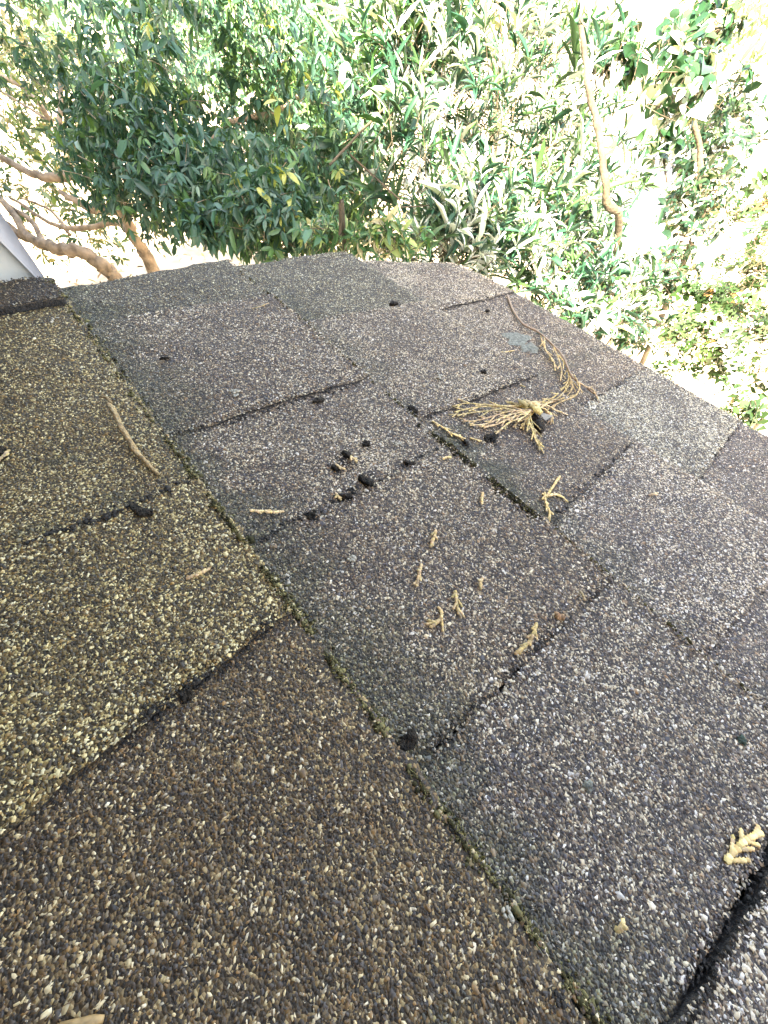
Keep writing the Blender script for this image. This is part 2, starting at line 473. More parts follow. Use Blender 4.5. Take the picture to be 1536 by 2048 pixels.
def make_slab(c, ci, k, name='shingle'):
    level, light, tint = c['t'][k]
    e0, e1 = c['e'][k], c['e'][k+1]
    v0, v1 = c['v']
    far = edge_u(e1, 1) < -1.75
    umax = max(e0); umin = min(e1)
    nu = max(6, int((umax - umin) * (12 if far else 46))); nv = 6 if far else 26
    tuck = 0.22
    seed = rng.uniform(0, 6, 6)
    jag = lambda t: 0.010*np.sin(t*9+seed[2]) + 0.006*np.sin(t*37+seed[0]) + 0.005*np.sin(t*83+seed[1]) + 0.004*rng.uniform(-1, 1, np.shape(t))
    bl = v1 + jag(np.linspace(umin, umax, nu + 1)) * (0.6 if far else 1.0)
    su = np.linspace(0, 1, nu + 1); sv = np.linspace(0, 1, nv + 1)
    lj = jag(sv * 0.9) * 0.8; rj = jag(sv * 0.9 + 9) * 0.8
    ext = 0.03 if level == 0 else 0.0
    U = np.zeros((nu+1, nv+1)); Vv = np.zeros_like(U)
    for j in range(nv + 1):
        s = sv[j]
        va = v0 - tuck + (v1 - v0 + tuck) * s
        ss = (va - v0) / (v1 - v0)
        gp = c.get('gap', {}).get(k, 0.0)
        hi_ = edge_u(e0, ss) + rj[j] + (ext if k > 0 else 0)
        lo_ = edge_u(e1, ss) + lj[j] - ext + gp
        U[:, j] = lo_ + (hi_ - lo_) * su
        Vv[:, j] = v0 - tuck + (bl - v0 + tuck) * s
    if ci == 4:
        Vv += eave_cut(U) * sv[None, :]
    Hh = height(U, Vv, c, level)
    under = Vv < v0
    Hh = np.where(under, Hh - (v0 - Vv) * 0.004, Hh)
    # worn, softly curled rim
    rim = np.minimum(np.minimum(su[:, None]*(umax-umin), (1-su[:, None])*(umax-umin)), (1-sv[None, :])*(v1-v0))
    if level > 0: Hh = Hh - 0.0007 * np.exp(-rim / 0.02)
    top = roof_pt(U, Vv, Hh).reshape(-1, 3)
    thick = 0.0030 if level == 0 else (0.0042 + LEV[level]*0.7)
    bot = roof_pt(U, Vv, Hh - thick).reshape(-1, 3)
    n = len(top); NV = nv + 1
    i, j = np.meshgrid(np.arange(nu), np.arange(nv), indexing='ij')
    q = np.stack([i*NV+j, i*NV+j+1, (i+1)*NV+j+1, (i+1)*NV+j], -1).reshape(-1, 4)
    side = []
    a = np.arange(nu)
    for jj, rev in ((0, False), (nv, True)):
        s_ = np.stack([a*NV+jj, (a+1)*NV+jj, (a+1)*NV+jj+n, a*NV+jj+n], -1)
        side.append(s_[:, ::-1] if rev else s_)
    b = np.arange(nv)
    for ii, rev in ((0, True), (nu, False)):
        s_ = np.stack([ii*NV+b, ii*NV+b+1, ii*NV+b+1+n, ii*NV+b+n], -1)
        side.append(s_[:, ::-1] if rev else s_)
    side = np.concatenate(side)
    gm = grime(U, Vv, c, ci).reshape(-1)[:, None]
    tn = np.array(tint)[None] * (1 - 0.5*gm) * np.array([1, 1, 1]) * (1 + gm*np.array([[-.12, .06, -.2]]))
    Vall = [top, bot]; tall = [np.clip(tn, 0, 3), np.ones((n, 3))]
    quads = np.concatenate([q, side])
    midx = [np.zeros(len(q)), np.ones(len(side))]
    tris = None
    if not far:
        U0, U1 = max(umin, -1.15), umax
        area = (U1 - U0) * (v1 - v0) * S * S
        dens = 0.98e6
        N = int(area * dens)
        uu = rng.uniform(U0, U1, N); vv = rng.uniform(v0 - 0.01, v1 + 0.006, N)
        s = (vv - v0) / (v1 - v0)
        keep = (uu > edge_u(e1, s) + .002) & (uu < edge_u(e0, s) - .002)
        keep &= rng.uniform(0, 1, N) < np.where(np.hypot(uu, vv) > 1.7, .72, 1.0)
        keep &= ~((vv < -0.78)) & (uu > edge_u(e1, s) + c.get('gap', {}).get(k, 0.0))
        # thinner granule cover in the grime
        gq = grime(uu, vv, c, ci)
        keep &= rng.uniform(0, 1, N) > 0.25 * np.clip(gq, 0, 1)
        bald = np.sin(uu*21+seed[1])*np.sin(vv*27+seed[2]) + .7*np.sin(uu*47-vv*31+seed[3])*np.sin(vv*53+uu*19) 
        keep &= ~((bald > 1.05) & (rng.uniform(0, 1, N) < .6))
        uu, vv, gq = uu[keep], vv[keep], gq[keep]
        if ci == 4:
            sj = (vv - v0) / (v1 - v0); vv = vv + eave_cut(uu) * sj
        N = len(uu)
        hh = height(uu, vv, c, level)
        # wear patches change how many light granules show
        patch = (np.sin(uu*5.1+ci*2+seed[2])*np.sin(vv*6.3+seed[3]) + .6*np.sin(uu*13+vv*9+seed[4])*np.sin(vv*17-uu*4+seed[5]))
        pl = np.clip(light * (1 + .38*patch) * (1 - .68*gq), .03, .85)
        isl = rng.uniform(0, 1, N) < pl
        size = np.where(isl, rng.lognormal(math.log(.00126), .27, N), rng.lognormal(math.log(.00124), .28, N))
        size = np.clip(size, .0006, .0026)
        # a few coarse chips
        big = rng.uniform(0, 1, N) < .012; size = np.where(big, size*1.5, size)
        pi_ = rng.choice(len(PAL), N, p=[.18,.2,.22,.17,.09,.06,.08]); li = rng.choice(len(LIGHT), N, p=[.28,.28,.2,.16,.08])
        col = np.where(isl[:, None], LIGHT[li] * rng.uniform(.6, 1.1, (N, 1)), PAL[pi_] * rng.uniform(.6, 1.45, (N, 1)))
        tcol = np.array(tint)[None]
        col = col * np.where(isl[:, None], 0.3 + 0.7*tcol, tcol)
        gr = np.clip(gq, 0, 1)[:, None] * 0.62
        col = col * (1 - gr) + gr * np.array([[.085, .088, .048]]) * rng.uniform(.5, 1.5, (N, 1))
        col = np.clip(col, 0.004, .85)
        gv, gt, gc = granules(uu, vv, hh + size*0.05 - size*.05*isl, size, col)
        off = 2 * n
        tris = gt + off
        Vall.append(gv); tall.append(gc)
    Vall = np.concatenate(Vall); tall = np.concatenate(tall)
    fl = []; mi = []
    fl.append(quads); mi += midx
    if tris is not None:
        fl.append(tris); mi.append(np.full(len(tris), 2))
    return mesh_obj(name, Vall, fl, [M_BED, M_ASPH, M_GRAN], roof, midx=np.concatenate(mi), tint=tall)

for ci, c in enumerate(COURSES):
    for k in range(len(c['t'])):
        make_slab(c, ci, k)

# dark grit along the joints between tabs, also painting in their edge shade
def blob_quick(n, u, v, w, size, cols):
    BVq = np.array([[0,0,1],[1,0,0],[-.5,.87,0],[-.5,-.87,0]], float)
    BTq = np.array([[0,1,2],[0,2,3],[0,3,1]])
    L = BVq[None]*size[:, None, None]*(1 + rng.uniform(-.3, .3, (n, 4, 1)))
    P = roof_pt(u, v, w)
    V = P[:, None] + L[..., :1]*UX + L[..., 1:2]*UV + L[..., 2:3]*.6*UN
    return V.reshape(-1, 3), (np.arange(n)[:, None, None]*4 + BTq[None]).reshape(-1, 3), np.repeat(cols, 4, 0)
def joint_grit_shade():
    g = Geo()
    for c in COURSES[1:]:
        for k in range(1, len(c['t'])):
            e = c['e'][k]
            if e[1] < -1.2: continue
            la, lb = c['t'][k-1][0], c['t'][k][0]
            n = int(300 * (c['v'][1] - c['v'][0]) / .9)
            s = rng.uniform(0.03, 1, n); v = c['v'][0] + s*(c['v'][1]-c['v'][0])
            side = -1 if la > lb else 1
            u = e[0] + (e[1]-e[0])*s + side*np.abs(rng.normal(0, .009, n)) + (c.get('gap', {}).get(k-1, 0) * rng.uniform(0, .6, n))
            keep = np.sin(s*17 + k*3 + e[0]*9) + np.sin(s*41 + k) > rng.uniform(-1.8, .8, n)
            u, v = u[keep], v[keep]
            lev = LEV[min(la, lb)]
            w = height(u, v, c, min(la, lb)) + .0003
            size = rng.lognormal(math.log(.0005), .35, len(u))
            V, T, cc = blob_quick(len(u), u, v, w, size, np.array([[.02, .017, .012]])*rng.uniform(.4, 2, (len(u), 1)))
            if np.dot(np.cross(UX, UV), UN) < 0: T = T[:, ::-1]
            g.add(V, tris=T, tint=cc)
    o = g.build('joint_grit_shade', M_ASPH, roof); o['kind'] = 'stuff'
joint_grit_shade()

# ridge-side cap shingle that laps over the rake edge
capc = dict(v=(1.46, 2.12), e=[(2.50, 2.45), (2.44, 2.39)], t=[(1, .4, GREEN)])
_s = make_slab.__defaults__
o_ = make_slab(capc, 4, 0, 'cap_shingle'); o_['label'] = 'thin lifted cap shingle on the far edge'

# ------------------------------------------------------------------ moss and dirt in the seams
def blob_template():
    V = np.array([[0,0,1],[1,0,0],[.31,.95,0],[-.81,.59,0],[-.81,-.59,0],[.31,-.95,0],[0,0,-.6]], float)
    T = np.array([[0,1,2],[0,2,3],[0,3,4],[0,4,5],[0,5,1],[6,2,1],[6,3,2],[6,4,3],[6,5,4],[6,1,5]])
    return V, T
BV, BT = blob_template()
def scatter_blobs(g, P, size, cols, flat=1.0):
    n = len(P)
    sc = size[:, None, None] * rng.uniform(.6, 1.3, (n, 1, 3))
    L = BV[None] * sc * np.array([1, 1, flat]) * (1 + rng.uniform(-.25, .25, (n, len(BV), 1)))
    V = P[:, None, :] + L[..., :1]*UX + L[..., 1:2]*UV + L[..., 2:3]*UN
    T = (np.arange(n)[:, None, None]*len(BV) + BT[None]).reshape(-1, 3)
    g.add(V.reshape(-1, 3), tris=T, tint=np.repeat(cols, len(BV), 0))
def seam_pts(vline, u0, u1, n, spread, lift=0.0):
    u = rng.uniform(u0, u1, n)
    v = vline + rng.normal(0, 1, n) * spread
    w = np.array([find_H(a, b) for a, b in zip(u, v)])
    return u, v, w
def moss_seam(name, vline, segs, label):
    g = Geo()
    for u0, u1, n, spread, bright in segs:
        u, v, w = seam_pts(vline + 0.004, u0, u1, n, spread)
        keep = (np.sin(u*19+v*3)+np.sin(u*41+1)+rng.uniform(-1, 1, n)) > -.5
        u, v, w = u[keep], v[keep], w[keep]
        # fill the step: blobs in front of the butt rise part of the way up it
        front = v > vline
        w = w + np.where(front, np.clip(.0036 - (v - vline)*.09, 0, .0036) * rng.uniform(0, 1, len(u)), 0.0002)
        base = np.array([.24, .215, .10])*bright
        cols = base[None] * rng.uniform(.35, 1.5, (len(u), 1)) * np.array([1, 1, 1])
        dk = rng.uniform(0, 1, len(u)) < .35
        cols[dk] = np.array([.035, .032, .014])*rng.uniform(.5, 1.5, (dk.sum(), 1))
        scatter_blobs(g, roof_pt(u, v, w), rng.lognormal(math.log(.00055), .4, len(u)), cols)
        # hair-like shoots
        m_ = len(u) // 4
        for q in range(m_):
            p = roof_pt(u[q], v[q], w[q]); d = rng.normal(0, 1, 3)*.6 + UN*.8
            d /= np.linalg.norm(d); L = rng.uniform(.0015, .0042)
            sdir = np.cross(d, rng.normal(0, 1, 3)); sdir /= np.linalg.norm(sdir)
            g.add([p - sdir*.00014, p + sdir*.00014, p + d*L], tris=[[0, 1, 2]], tint=np.array([.26, .24, .11])*rng.uniform(.5, 1.5))
    o = g.build(name, M_MOSS)
    return tagit(o, label, 'moss', kind='stuff')
moss_seam('moss', 0.23, [(-1.0, 1.3, 2800, .010, .5), (-.6, .95, 2300, .0045, .75), (1.3, 2.3, 900, .012, .7)], 'olive moss growing along the nearest long shingle seam')
moss_seam('moss', 1.14, [(-.9, .1, 700, .010, .35), (.1, .75, 2200, .020, .10), (.75, 2.3, 1000, .010, .35)], 'dark moss along the middle shingle seam below the big sprig')
# black crumbly dirt in pockets
def dirt(name, spots, label, col=(.012, .010, .007)):
    g = Geo()
    for x, y, r, n in spots:
        u0, v0 = uv_of(x, y)
        r = r * 1.25; n = int(n*1.5); a = rng.uniform(0, 6.283, n); rr = r * np.sqrt(rng.uniform(0, 1, n)) * rng.uniform(.3, 1, n)
        u = u0 + np.cos(a)*rr; v = v0 + np.sin(a)*rr*.7
        w = np.array([find_H(p, q) for p, q in zip(u, v)])
        cols = np.array(col)[None]*rng.uniform(.5, 2.4, (n, 1))
        scatter_blobs(g, roof_pt(u, v, w + rng.uniform(-.0004, .0006, n)), rng.lognormal(math.log(.0005), .4, n), cols, .6)
    o = g.build(name, M_ASPH)
    return tagit(o, label, 'dirt', kind='stuff')
def line_spots(pts, r, n):
    out = []
    for (x0, y0), (x1, y1) in zip(pts[:-1], pts[1:]):
        k = max(2, int(math.hypot(x1-x0, y1-y0)/14))
        for t in np.linspace(0, 1, k, endpoint=False):
            out.append((x0+(x1-x0)*t+random.uniform(-3, 3), y0+(y1-y0)*t+random.uniform(-3, 3), r*random.uniform(.5, 1.2), int(n*random.uniform(.3, 1.4))))
    return out
dirt('dirt', line_spots([(905, 897), (945, 935)], .035, 46) + line_spots([(945, 935), (1000, 985), (1085, 1055)], .026, 34) +
     line_spots([(1090, 1055), (1115, 1035)], .028, 26), 'black crumbly dirt filling the seam beside the crossed cedar twigs')
dirt('dirt', line_spots([(60, 1090), (250, 1040), (360, 985), (395, 972)], .016, 20), 'dark dirt line under the hooked pod at the left')
dirt('dirt', line_spots([(300, 1440), (370, 1390), (480, 1320), (560, 1245)], .022, 9) , 'dark dirt in the slot left of the nearest seam')
dirt('dirt', line_spots([(520, 1080), (600, 1035), (690, 990), (760, 965), (820, 930), (885, 902)], .018, 14), 'dark crumbs painting the shade along the slot running under the group of pods')  # crumbs stand in for shade in the recess beside the proud tab
dirt('dirt', line_spots([(345, 868), (480, 840), (570, 815), (735, 768)], .013, 12), 'thin dark crumb line painting the edge shade beside the single pod left of centre')  # dark line paints the shade under this tab edge
dirt('dirt', line_spots([(1362, 2050), (1420, 1920), (1480, 1810), (1545, 1690)], .008, 12), 'black crumbs painting the shade deep in the wide gap at the lower right corner')  # blackens the gap where the raised tab throws its shadow
dirt('dirt', line_spots([(905, 1655), (950, 1700)], .022, 34) + [(795, 1492, .012, 22), (1100, 1985, .012, 18)], 'black dirt crumbs caught along the nearest mossy seam')
dirt('dirt', line_spots([(840, 838), (890, 822)], .02, 14) + line_spots([(950, 800), (1045, 772)], .016, 12) + line_spots([(845, 850), (890, 890)], .02, 14), 'dark dirt around the tips of the big sprig')
dirt('dirt', line_spots([(1110, 1035), (1180, 965), (1245, 905)], .014, 12) + line_spots([(1190, 800), (1285, 748)], .014, 9) + line_spots([(1395, 965), (1470, 858)], .016, 9),
     'thin dirt lines in the shingle slots at the right')
dirt('dirt', line_spots([(885, 620), (1005, 597)], .012, 9), 'faint dirt line in the slot near the far corner')

# ------------------------------------------------------------------ cedar litter
CED = [1.0, 1.0, 1.0]
def cedar_col():
    return np.array([.55, .405, .205]) * np.array(CED) * random.uniform(.55, 1.25) * np.array([1, random.uniform(.92, 1.06), random.uniform(.8, 1.15)])
def scale_chain(g, P, r0, r1, dark=1.0):
    """a shoot of overlapping scale leaves: flattened beads along P (world points)"""
    P = np.asarray(P, float)
    L = np.concatenate([[0], np.cumsum(np.linalg.norm(np.diff(P, axis=0), axis=1))])
    tot = L[-1]
    if tot < 1e-5: return
    step = max(.0011, (r0 + r1) * .62)
    n = max(2, int(tot / step))
    for k in range(n):
        s = (k + .5) / n * tot
        p = np.array([np.interp(s, L, P[:, i]) for i in range(3)])
        p2 = np.array([np.interp(min(s + step, tot), L, P[:, i]) for i in range(3)])
        p0 = np.array([np.interp(max(s - step, 0), L, P[:, i]) for i in range(3)])
        d = p2 - p0; d /= np.linalg.norm(d) + 1e-12
        sd_ = np.cross(d, UN); sd_ /= np.linalg.norm(sd_) + 1e-12
        up = np.cross(sd_, d)
        r = r0 + (r1 - r0) * k / n
        r *= random.uniform(.85, 1.15)
        ln = step * 1.25
        a = np.array([0, 60, 120, 180, 240, 300]) * math.pi / 180
        ring = p[None] + d*ln*.25 + (np.cos(a)*r)[:, None]*sd_ + (np.sin(a)*r*.6)[:, None]*up
        ring0 = p[None] - d*ln*.6 + (np.cos(a)*r*.55)[:, None]*sd_ + (np.sin(a)*r*.38)[:, None]*up
        tip = p + d*ln*.85
        V = np.concatenate([ring0, ring, [tip]])
        i6 = np.arange(6); j6 = (i6+1) % 6
        g.add(V, tris=np.stack([6+i6, 6+j6, np.full(6, 12)], 1), quads=np.stack([i6, j6, 6+j6, 6+i6], 1), tint=cedar_col()*dark)
def shoot_pts(path, lifts, n=6):
    path = [(a + random.uniform(-3, 3), b + random.uniform(-2.5, 2.5)) for a, b in path] if len(path) > 3 else path
    P2 = smooth_path(np.array([[a, b, l] for (a, b), l in zip(path, lifts)], float), n)
    return np.array([rpx(x, y, max(l, .0004)) for x, y, l in P2])
def side_shoots(g, P, r, count, length, dark=1.0, both=True):
    """small side branchlets leaving a shoot, lying roughly in the roof plane"""
    n = len(P)
    for k in range(count):
        t = (k + .7) / (count + .6)
        i = min(n - 2, int(t * (n - 1)))
        d = P[i+1] - P[max(i-1, 0)]; d /= np.linalg.norm(d) + 1e-12
        sgn = 1 if k % 2 else -1
        if not both: sgn = both if both in (1, -1) else 1
        ang = math.radians(random.uniform(24, 42)) * sgn
        sd_ = np.cross(UN, d)
        dd = d*math.cos(ang) + sd_*math.sin(ang) + UN*random.uniform(-.05, .12)
        L = length * random.uniform(.55, 1.15) * (1 - .45*t)
        pts = [P[i] + dd*L*s + d*L*.18*s*s for s in np.linspace(0, 1, 4)]
        scale_chain(g, pts, r, r*.85, dark)
def sprig_obj(label, shoots, group=None, cat='cedar sprig', name='cedar_sprig', dark=1.0):
    """shoots: list of (path px, lifts m, r0, r1, side count, side length)"""
    c0 = shoots[0][0][0]
    if len(shoots) == 1 or group == 'single':
        g = Geo()
        for path, lifts, r0, r1, sc, sl in shoots:
            P = shoot_pts(path, lifts)
            scale_chain(g, P, r0, r1, dark)
            if sc: side_shoots(g, P, r1*.9, sc, sl, dark)
        o = g.build(name, M_CEDAR)
        return tagit(o, label, cat, None if group == 'single' else group)
    root = empty(name, rpx(*c0, .001), label, cat, group)
    for idx, (path, lifts, r0, r1, sc, sl) in enumerate(shoots):
        g = Geo()
        P = shoot_pts(path, lifts)
        scale_chain(g, P, r0, r1, dark)
        if sc: side_shoots(g, P, r1*.92, sc, sl, dark)
        g.build('frond', M_CEDAR, root)
    return root

# the big sprig
big = empty('cedar_sprig', rpx(1060, 812, .002), 'large dried tan cedar sprig fanned out and curving up to the roof edge', 'cedar sprig')
g = Geo()
st = shoot_pts([(1012, 592), (1026, 622), (1046, 648), (1075, 664), (1102, 686), (1124, 715), (1146, 752), (1168, 772), (1192, 788)], [.001,.002,.003,.004,.006,.007,.006,.004,.002], 6)
tube(g, st, np.linspace(.0012, .0007, len(st)), 6, tint=(.30, .21, .14), bump=.2)
g.build('stem', M_CEDAR, big)
def frond(path, lifts, r0, r1, sc, sl, dark=1.0):
    k_ = random.uniform(.75, 1.35); CED[:] = [k_, k_*random.uniform(.94, 1.05), k_*random.uniform(.8, 1.05)]
    g = Geo(); P = shoot_pts(path, lifts); scale_chain(g, P, r0, r1, dark)
    if sc: side_shoots(g, P, r1*.95, sc, sl, dark)
    return g.build('frond', M_CEDAR, big)
R = .00078
for path, sc, sl in [
    ([(1090, 675), (1094, 700), (1106, 722), (1112, 741)], 4, .010),
    ([(1082, 670), (1088, 695), (1098, 712), (1103, 722)], 3, .010),
    ([(1106, 690), (1112, 712), (1122, 740), (1119, 764)], 4, .011),
    ([(1120, 712), (1134, 738), (1136, 762), (1124, 780), (1106, 794), (1085, 800)], 6, .011),
    ([(1130, 728), (1138, 758), (1130, 784), (1108, 800), (1072, 806)], 6, .012),
    ([(1146, 752), (1158, 772), (1152, 790), (1136, 798), (1112, 808), (1092, 818)], 6, .012),
    ([(1092, 802), (1078, 808), (1062, 812), (1050, 812)], 4, .010),
    ([(1140, 752), (1146, 776), (1128, 794), (1096, 806)], 5, .011),
    ([(1158, 764), (1172, 772), (1184, 782), (1196, 797)], 3, .006),
    # the fan to the left
    ([(1060, 812), (1020, 810), (975, 808), (935, 808), (905, 811)], 6, .011),
    ([(1058, 814), (1010, 813), (965, 814), (925, 818), (908, 826)], 6, .012),
    ([(1058, 816), (1015, 819), (970, 824), (930, 828), (912, 832)], 7, .012),
    ([(1060, 818), (1022, 824), (985, 832), (950, 842), (925, 844)], 7, .012),
    ([(1060, 820), (1030, 828), (995, 838), (965, 848), (940, 850)], 7, .012),
    ([(1062, 821), (1038, 832), (1010, 842), (984, 850), (960, 852)], 6, .011),
    ([(1063, 822), (1044, 834), (1022, 844), (1005, 856), (992, 866)], 5, .009),
    ([(1064, 822), (1050, 836), (1036, 846), (1026, 854)], 4, .008),
    ([(1066, 822), (1056, 838), (1048, 850), (1042, 856)], 4, .008),
    # right and below the knot
    ([(1064, 812), (1084, 818), (1098, 828), (1108, 838)], 5, .010),
    ([(1070, 810), (1092, 812), (1112, 822), (1122, 824)], 5, .009),
    ([(1078, 812), (1096, 824), (1102, 836), (1098, 846)], 4, .008),
    ([(1060, 828), (1066, 850), (1074, 876), (1084, 904)], 7, .010),
    ([(1058, 836), (1064, 858), (1074, 884), (1082, 896)], 5, .009)]:
    n = len(path)
    top = random.uniform(.003, .007)
    lifts = [top * (1 - .8 * (i/(n-1))**1.2) + .0008 for i in range(n)]
    frond(path, lifts, R*1.1, R*.95, sc, sl)
g = Geo()   # the pale knot where the fan starts
scatter_blobs(g, np.array([rpx(1062 + dx, 812 + dy, .006 + random.uniform(-.001, .002)) for dx, dy in [(-14, -6), (-4, -6), (6, -4), (12, 2), (2, 2), (-10, 0), (14, 10)]]),
              np.array([.0045]*7), np.array([cedar_col()*.8 for _ in range(7)]), .5)
g.build('knot', M_CEDAR, big)
g = Geo()   # a papery grey scale
p0 = rpx(1092, 832, .006)
g.add([p0 + UX*.005, p0 - UX*.004 + UV*.003 + UN*.002, p0 - UX*.003 - UV*.006, p0 + UV*.006 - UN*.003, p0 + UX*.004 - UV*.004 + UN*.001], tris=[[0, 1, 2], [0, 3, 1], [0, 2, 4]], tint=(.22, .19, .15))
g.build('scale', M_CEDAR, big)

r = .00092
pieces = [
 ('pair of tan cedar shoots lying left of the big sprig', [([(865, 844), (885, 856), (905, 866), (928, 880)], 4, .006), ([(900, 868), (914, 870), (928, 882)], 1, .004), ([(940, 876), (955, 880), (964, 882)], 1, .004)], None, 1.0),
 ('crossed cedar twigs lying in the dark slot right of centre', [([(1120, 952), (1108, 970), (1096, 988)], 0, .0), ([(1084, 985), (1096, 990), (1116, 990), (1138, 1002)], 4, .004), ([(1092, 985), (1094, 1005), (1100, 1022), (1096, 1040)], 5, .006)], None, 1.05),
 ('straight cedar bit lying alone left of a mossy slot, pointing sideways', [([(500, 1019), (520, 1023), (545, 1023), (566, 1022)], 3, .004)], 'single', 1.15),
 ('short tapering cedar tip, uppermost of the scattered tips near centre', [([(872, 1060), (868, 1075), (861, 1094)], 4, .0035)], 'single', 1.0),
 ('slender cedar tip left of the fan-shaped tips', [([(843, 1128), (838, 1150), (833, 1172)], 3, .004)], 'single', 1.0),
 ('cedar tip with three blunt lobes beside the hooked tip', [([(911, 1182), (913, 1202), (917, 1228)], 4, .006)], 'single', 1.05),
 ('hooked cedar piece ending in a little fan', [([(876, 1212), (884, 1226), (884, 1236), (870, 1244), (856, 1250)], 3, .006), ([(880, 1238), (868, 1250), (860, 1254)], 0, 0)], None, 1.0),
 ('very small cedar fragment right of the lobed tip', [([(966, 1156), (961, 1164), (962, 1178)], 2, .003)], 'single', 1.0),
 ('long bent cedar piece below the brown knob', [([(1076, 1245), (1070, 1264), (1056, 1284), (1028, 1308)], 6, .0045)], 'single', .85),
 ('small upright cedar splinter above the smooth shingle edge', [([(966, 985), (964, 996), (964, 1008)], 1, .003)], 'single', 1.05),
 ('small curved cedar piece on the light shingle at left', [([(372, 1158), (392, 1150), (408, 1144), (418, 1136)], 2, .002)], 'single', .9),
 ('pale flat cedar leaf beside the wide black gap at lower right', [([(1450, 1722), (1470, 1702), (1495, 1682), (1522, 1663)], 6, .0075)], 'single', 1.35),
 ('tiny cedar crumb on the bluish shingle at right', [([(1298, 990), (1306, 988), (1316, 986)], 1, .003)], 'single', .9),
 ('short cedar fragment near the seam end at left frame edge', [([(-6, 922), (6, 912), (18, 900)], 1, .004)], 'single', .9),
 ('tiny tan crumb at the corner of the dark seam', [([(886, 918), (894, 914), (902, 914)], 1, .003)], 'single', 1.1),
 ('reddish cedar chip leaning on the leftmost pod of the group', [([(672, 928), (679, 934), (690, 938)], 1, .003)], 'single', .8),
 ('pale forked cedar chip leaning on the round pod', [([(698, 910), (706, 916), (714, 922)], 3, .004)], 'single', 1.1),
 ('small forked cedar chip beside the flat dark pod', [([(672, 986), (676, 992), (682, 1000)], 2, .003)], 'single', 1.0),
 ('small rusty splinter above the brown knob', [([(1160, 1182), (1166, 1190), (1170, 1200)], 1, .002)], 'single', .6),
 ('flat pale strip beside the lichen patch', [([(990, 699), (1005, 704), (1028, 701)], 0, 0)], 'single', .95),
 ('thin faint cedar thread near the far end of the roof', [([(503, 617), (520, 613), (537, 606)], 0, 0)], 'single', .8),
 ('yellow chip low on the right half of the roof', [([(1232, 1862), (1240, 1856), (1250, 1852)], 2, .003)], 'single', 1.1),
 ('tiny chip on the slot above the big sprig', [([(1040, 770), (1046, 772), (1050, 774)], 1, .002)], 'single', .9),
]
for lab, sh, grp, dk in pieces:
    shoots = []
    for path, sc, sl in sh:
        n = len(path); up = random.uniform(.0012, .0025)
        sz = 1.35 if 'pale flat' in lab else (0.6 if 'thread' in lab else 1.0)
        shoots.append((path, [up*(.4+.6*math.sin(math.pi*(i+.3)/n)) for i in range(n)], r*1.05*sz, r*.9*sz, sc, sl))
    k_ = random.uniform(.9, 1.3); CED[:] = [k_, k_*random.uniform(.95, 1.0), k_*random.uniform(.85, 1.05)]
    sprig_obj(lab, shoots, grp, dark=dk)
# pale stick inside the crossed twigs
# ------------------------------------------------------------------ stick, knob, pods
g = Geo()
P = shoot_pts([(216, 808), (224, 822), (240, 850), (258, 878), (272, 900), (290, 925), (306, 942), (318, 950)], [.007, .0075, .006, .0045, .0035, .0025, .0015, .001], 5)
tube(g, P, np.interp(np.arange(len(P)), [0, 3, len(P)*.48, len(P)*.53, len(P)*.6, len(P)-1], [.0009, .0015, .0013, .0018, .0012, .0008]), 8, bump=.12)
o = g.build('twig', M_TWIG); tagit(o, 'slender brown stick with a knot in its middle, lying at the left', 'twig')
g = Geo(); c0 = rpx(222, 806, .0065); tube(g, np.array([c0, c0 + UX*.004 + UN*.001 - UV*.0002, c0 + UX*.008 - UV*.003]), [.0009, .0008, .0005], 6)
side_t = g.build('side_twig', M_TWIG, o)

def pod(label, x, y, x2, y2, rad, bend=0.0, lumpy=.12, split=False, lift=None):
    """dark seed pod between two photo points, radius m, resting on the shingle"""
    rad *= .62; lumpy = lumpy*1.3 + .06
    a = rpx(x, y, rad*.5); b = rpx(x2, y2, rad*.5)
    ax = b - a; L = np.linalg.norm(ax); ax /= L
    sd_ = np.cross(ax, UN); sd_ /= np.linalg.norm(sd_); up = np.cross(sd_, ax)
    n, mseg = 12, 11
    V = []
    ph = rng.uniform(0, 6, 4)
    for i in range(mseg + 1):
        t = i / mseg
        rr = rad * math.sqrt(max(0, 1 - (2*t - 1)**2)) ** .8 if 0 < i < mseg else 0.0
        c_ = a + ax*L*t + sd_*bend*math.sin(math.pi*t)*L
        for k in range(n):
            an = 2*math.pi*k/n
            q = rr * (1 + lumpy*math.sin(3*an + ph[0] + 4*t) + lumpy*.7*math.sin(7*t*2 + 2*an + ph[1]) + lumpy*.5*rng.uniform(-1, 1) + .18*math.sin(9*t + ph[2]))
            V.append(c_ + sd_*math.cos(an)*q + up*math.sin(an)*q*.85)
    k = np.arange(n); k2 = (k+1) % n
    Q = np.concatenate([np.stack([i*n+k, i*n+k2, (i+1)*n+k2, (i+1)*n+k], 1) for i in range(mseg)])
    g = Geo(); g.add(V, quads=Q)
    o = g.build('seed_pod', M_POD, smooth=True)
    return tagit(o, label, 'seed pod')
pod('large glossy dark green-black pod tucked into the big sprig', 1064, 828, 1084, 866, .0062, lumpy=.05)
pod('small dark pod lying alone on the pale far shingle', 778, 609, 797, 606, .0042)
pod('round speck of a pod right of the far slot', 971, 623, 979, 621, .0030)
pod('round dark speck above the tips of the sprig fan', 962, 744, 973, 744, .0032)
pod('dark pod sitting on the thin slot line left of centre', 624, 804, 650, 798, .0030)
pod('oval black pod just left of the sprig fan tips', 816, 812, 836, 826, .0034)
pod('flat grey-black pod above the group near centre', 724, 890, 741, 886, .0032, lumpy=.2)
pod('round black pod with a pale cedar chip on it', 684, 902, 704, 916, .0034)
pod('lumpy dark pod leftmost of the group near centre', 662, 932, 680, 940, .0030, lumpy=.25)
